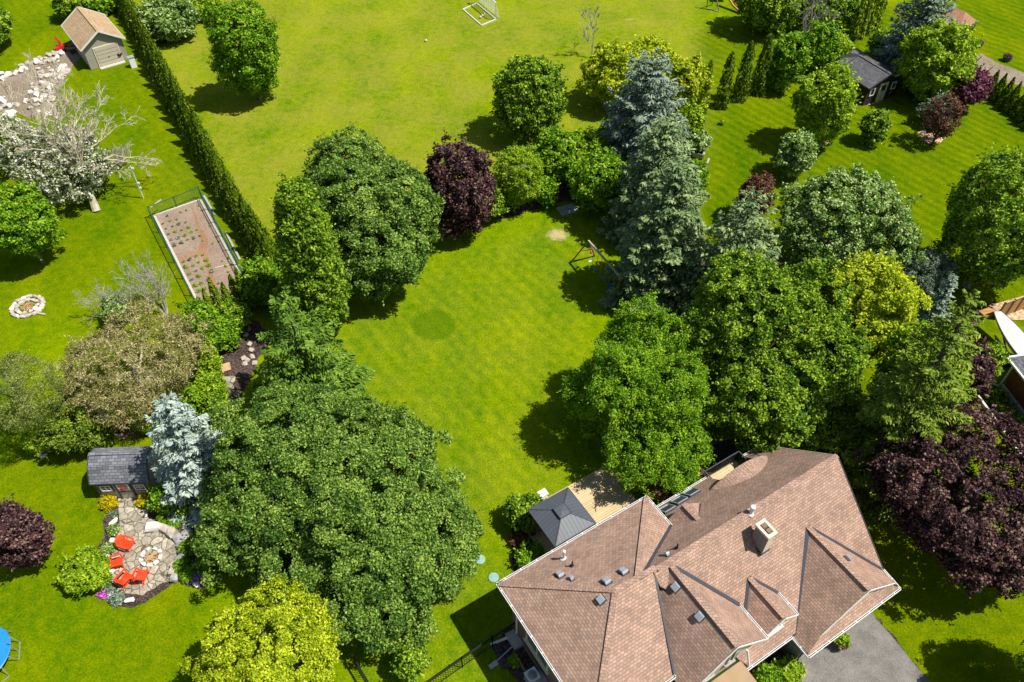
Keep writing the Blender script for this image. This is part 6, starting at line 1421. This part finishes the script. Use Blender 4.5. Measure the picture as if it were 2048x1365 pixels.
tuft('plant', 'reddish dry plant in the red mulch bed', 252, 858, .5, .6, 'barberry_leaf', round_=True); slab('white rock in the red mulch bed', 241, 871, .6, .3, .25, 10, 'white_stone')
tuft('plant', 'tan dry perennial beside the white rock', 268, 860, .45, .5, 'pine_brown', round_=True)
# stone path by the raised beds
sheet('garden_bed', [(412, 700), (430, 676), (470, 650), (520, 640), (540, 680), (520, 720), (500, 760), (470, 820), (430, 800), (418, 750)], .01, 'mulch', jit=.12)
sheet('flagstone_path', [(420, 762), (452, 752), (470, 752), (468, 778), (440, 790), (428, 782)], .02, 'flagstone')
for i, (x, y) in enumerate([(483, 645), (492, 672), (500, 690), (505, 715), (495, 722), (510, 728), (488, 718), (480, 655), (498, 660), (446, 742), (432, 722), (425, 735), (440, 700), (418, 722), (503, 702), (490, 730)]):
    slab('rough tan stone edging the mulch beside the layered spruce', x, y, .45, .38, .2, i * 37, 'limestone', 'edge_stone', 'edging stones by the layered spruce')
rb_ = thing('raised_bed', 'wooden raised bed with leafy plants near the wire fence', 'raised bed', G(425, 745)); rbp = [G(412, 734, .2), G(428, 728, .2), (G(444, 752, .2)), G(427, 760, .2)]
q = MB()
for a_, b_ in zip(rbp, rbp[1:] + rbp[:1]): q.bar(a_, b_, .06, .3, 'new_wood')
q.build('frame', rb_); q = MB(); q.poly([p - Vector((0, 0, .02)) for p in rbp], 'soil'); q.build('soil', rb_)
rng = rng_(); c = G(427, 743, .25); P, N, T, tt = crown_pts(rng, (c.x, c.y, .3), .42, .15, .07, .6, clump=.14); P[:, 2] = np.maximum(P[:, 2], .2); quads('foliage', P, N, T, .06, .6, tt, 'lime_leaf', rb_, (G(425, 745).x, G(425, 745).y, 0))
for x, y, sx, sy, lb in [(450, 740, .85, .72, 'square pale wooden lid beside the raised bed'), (434, 757, .75, .3, 'narrow wooden board cover at the foot of the raised bed')]:
    q = MB(); c = G(x, y); q.box(c + Vector((0, 0, .22)), sx, sy, .06, 'new_wood', ux=(.9, .38, 0)); q.box(c + Vector((0, 0, .1)), sx * .9, sy * .9, .2, 'weathered_wood', ux=(.9, .38, 0)); tag(q.build('wooden_cover', None, c), lb, 'cover')
wf = thing('wire_fence', 'thin dark wire fence between brown pine and raised bed', 'fence', G(396, 722)); pts = [G(396, 722), G(412, 760), G(428, 800), G(440, 830)]
for a_, b_ in zip(pts[:-1], pts[1:]): q = MB(); railing(q, a_, b_, 1.1, 'slate_trim', .16, .1, .014); q.build('mesh_panel', wf)
for a_ in pts: q = MB(); q.bar(a_, a_ + Vector((0, 0, 1.2)), .06, .06, 'slate_trim', up=(1, 0, 0)); q.build('post', wf)
q = MB(); b_ = G(322, 800)
for k in range(7): q.bar(G(282 + 6 * k, 812 - 3 * k), G(282 + 6 * k, 812 - 3 * k, 1.1), .09, .04, 'weathered_wood', up=(1, 0, 0))
q.bar(G(280, 813, .8), G(322, 792, .8), .05, .08, 'weathered_wood'); tag(q.build('picket_gate', None, G(300, 805)), 'weathered picket gate below the brown pine', 'gate')
# upper middle details
wfm = thing('raised_planter', 'open square timber frame at the edge of the right lawn', 'frame', G(1398, 308)); z_ = .35; fr_ = [G(1386, 295, z_), G(1408, 299, z_), G(1406, 314, z_), G(1385, 309, z_)]
for a_, b_ in zip(fr_, fr_[1:] + fr_[:1]): q = MB(); q.bar(a_, b_, .12, .45, 'grey_wood'); q.build('board', wfm)
q = MB(); q.bar(G(1396, 372, .1), G(1418, 318, .1), .16, .16, 'grey_wood'); tag(q.build('timber_edging', None, G(1405, 345)), 'long grey timber edging along the right lawn', 'edging')
tuft('plant', 'tiny seedling alone on the right lawn', 1442, 249, .22, .3, 'deep_leaf', round_=True, leaf=.06)
tuft('plant', 'small yellow plant right of the open blue spruce', 1514, 484, .35, .4, 'gold_leaf', round_=True, leaf=.08)
for k, (x, y) in enumerate([(1905, 660), (1918, 652), (1930, 665), (1912, 676)]): tuft('iris', 'blue violet iris clump in the shaded bed left of the boat', x, y, .4, .6, 'violet_flower' if k % 2 else 'fresh_leaf', 'flowers', group='irises in the shaded bed', round_=True, leaf=.07)
sheet('garden_bed', [(1890, 640), (1940, 632), (1960, 610), (1990, 600), (1990, 630), (1950, 655), (1935, 685), (1900, 690)], .008, 'mulch', jit=.1)
for x, y, lb in [(1325, 915, 'pale garden ornament under the feathery tree'),]: pass
conifer('blue_spruce', 'grey green spruce top in the lower right corner', (2052, 1500), 1275, 70, 'mixed_needle', .9, power=.8)
broad('maple', 'tree beyond the lower right corner that shades the lawn', 'tree', (2075, 1190, 2330, 1500), 1.0, 'deep_leaf', clump=.6)
sheet('gravel_patch', [(1940, 480), (1970, 466), (1990, 470), (1985, 492), (1955, 500)], .01, 'gravel')
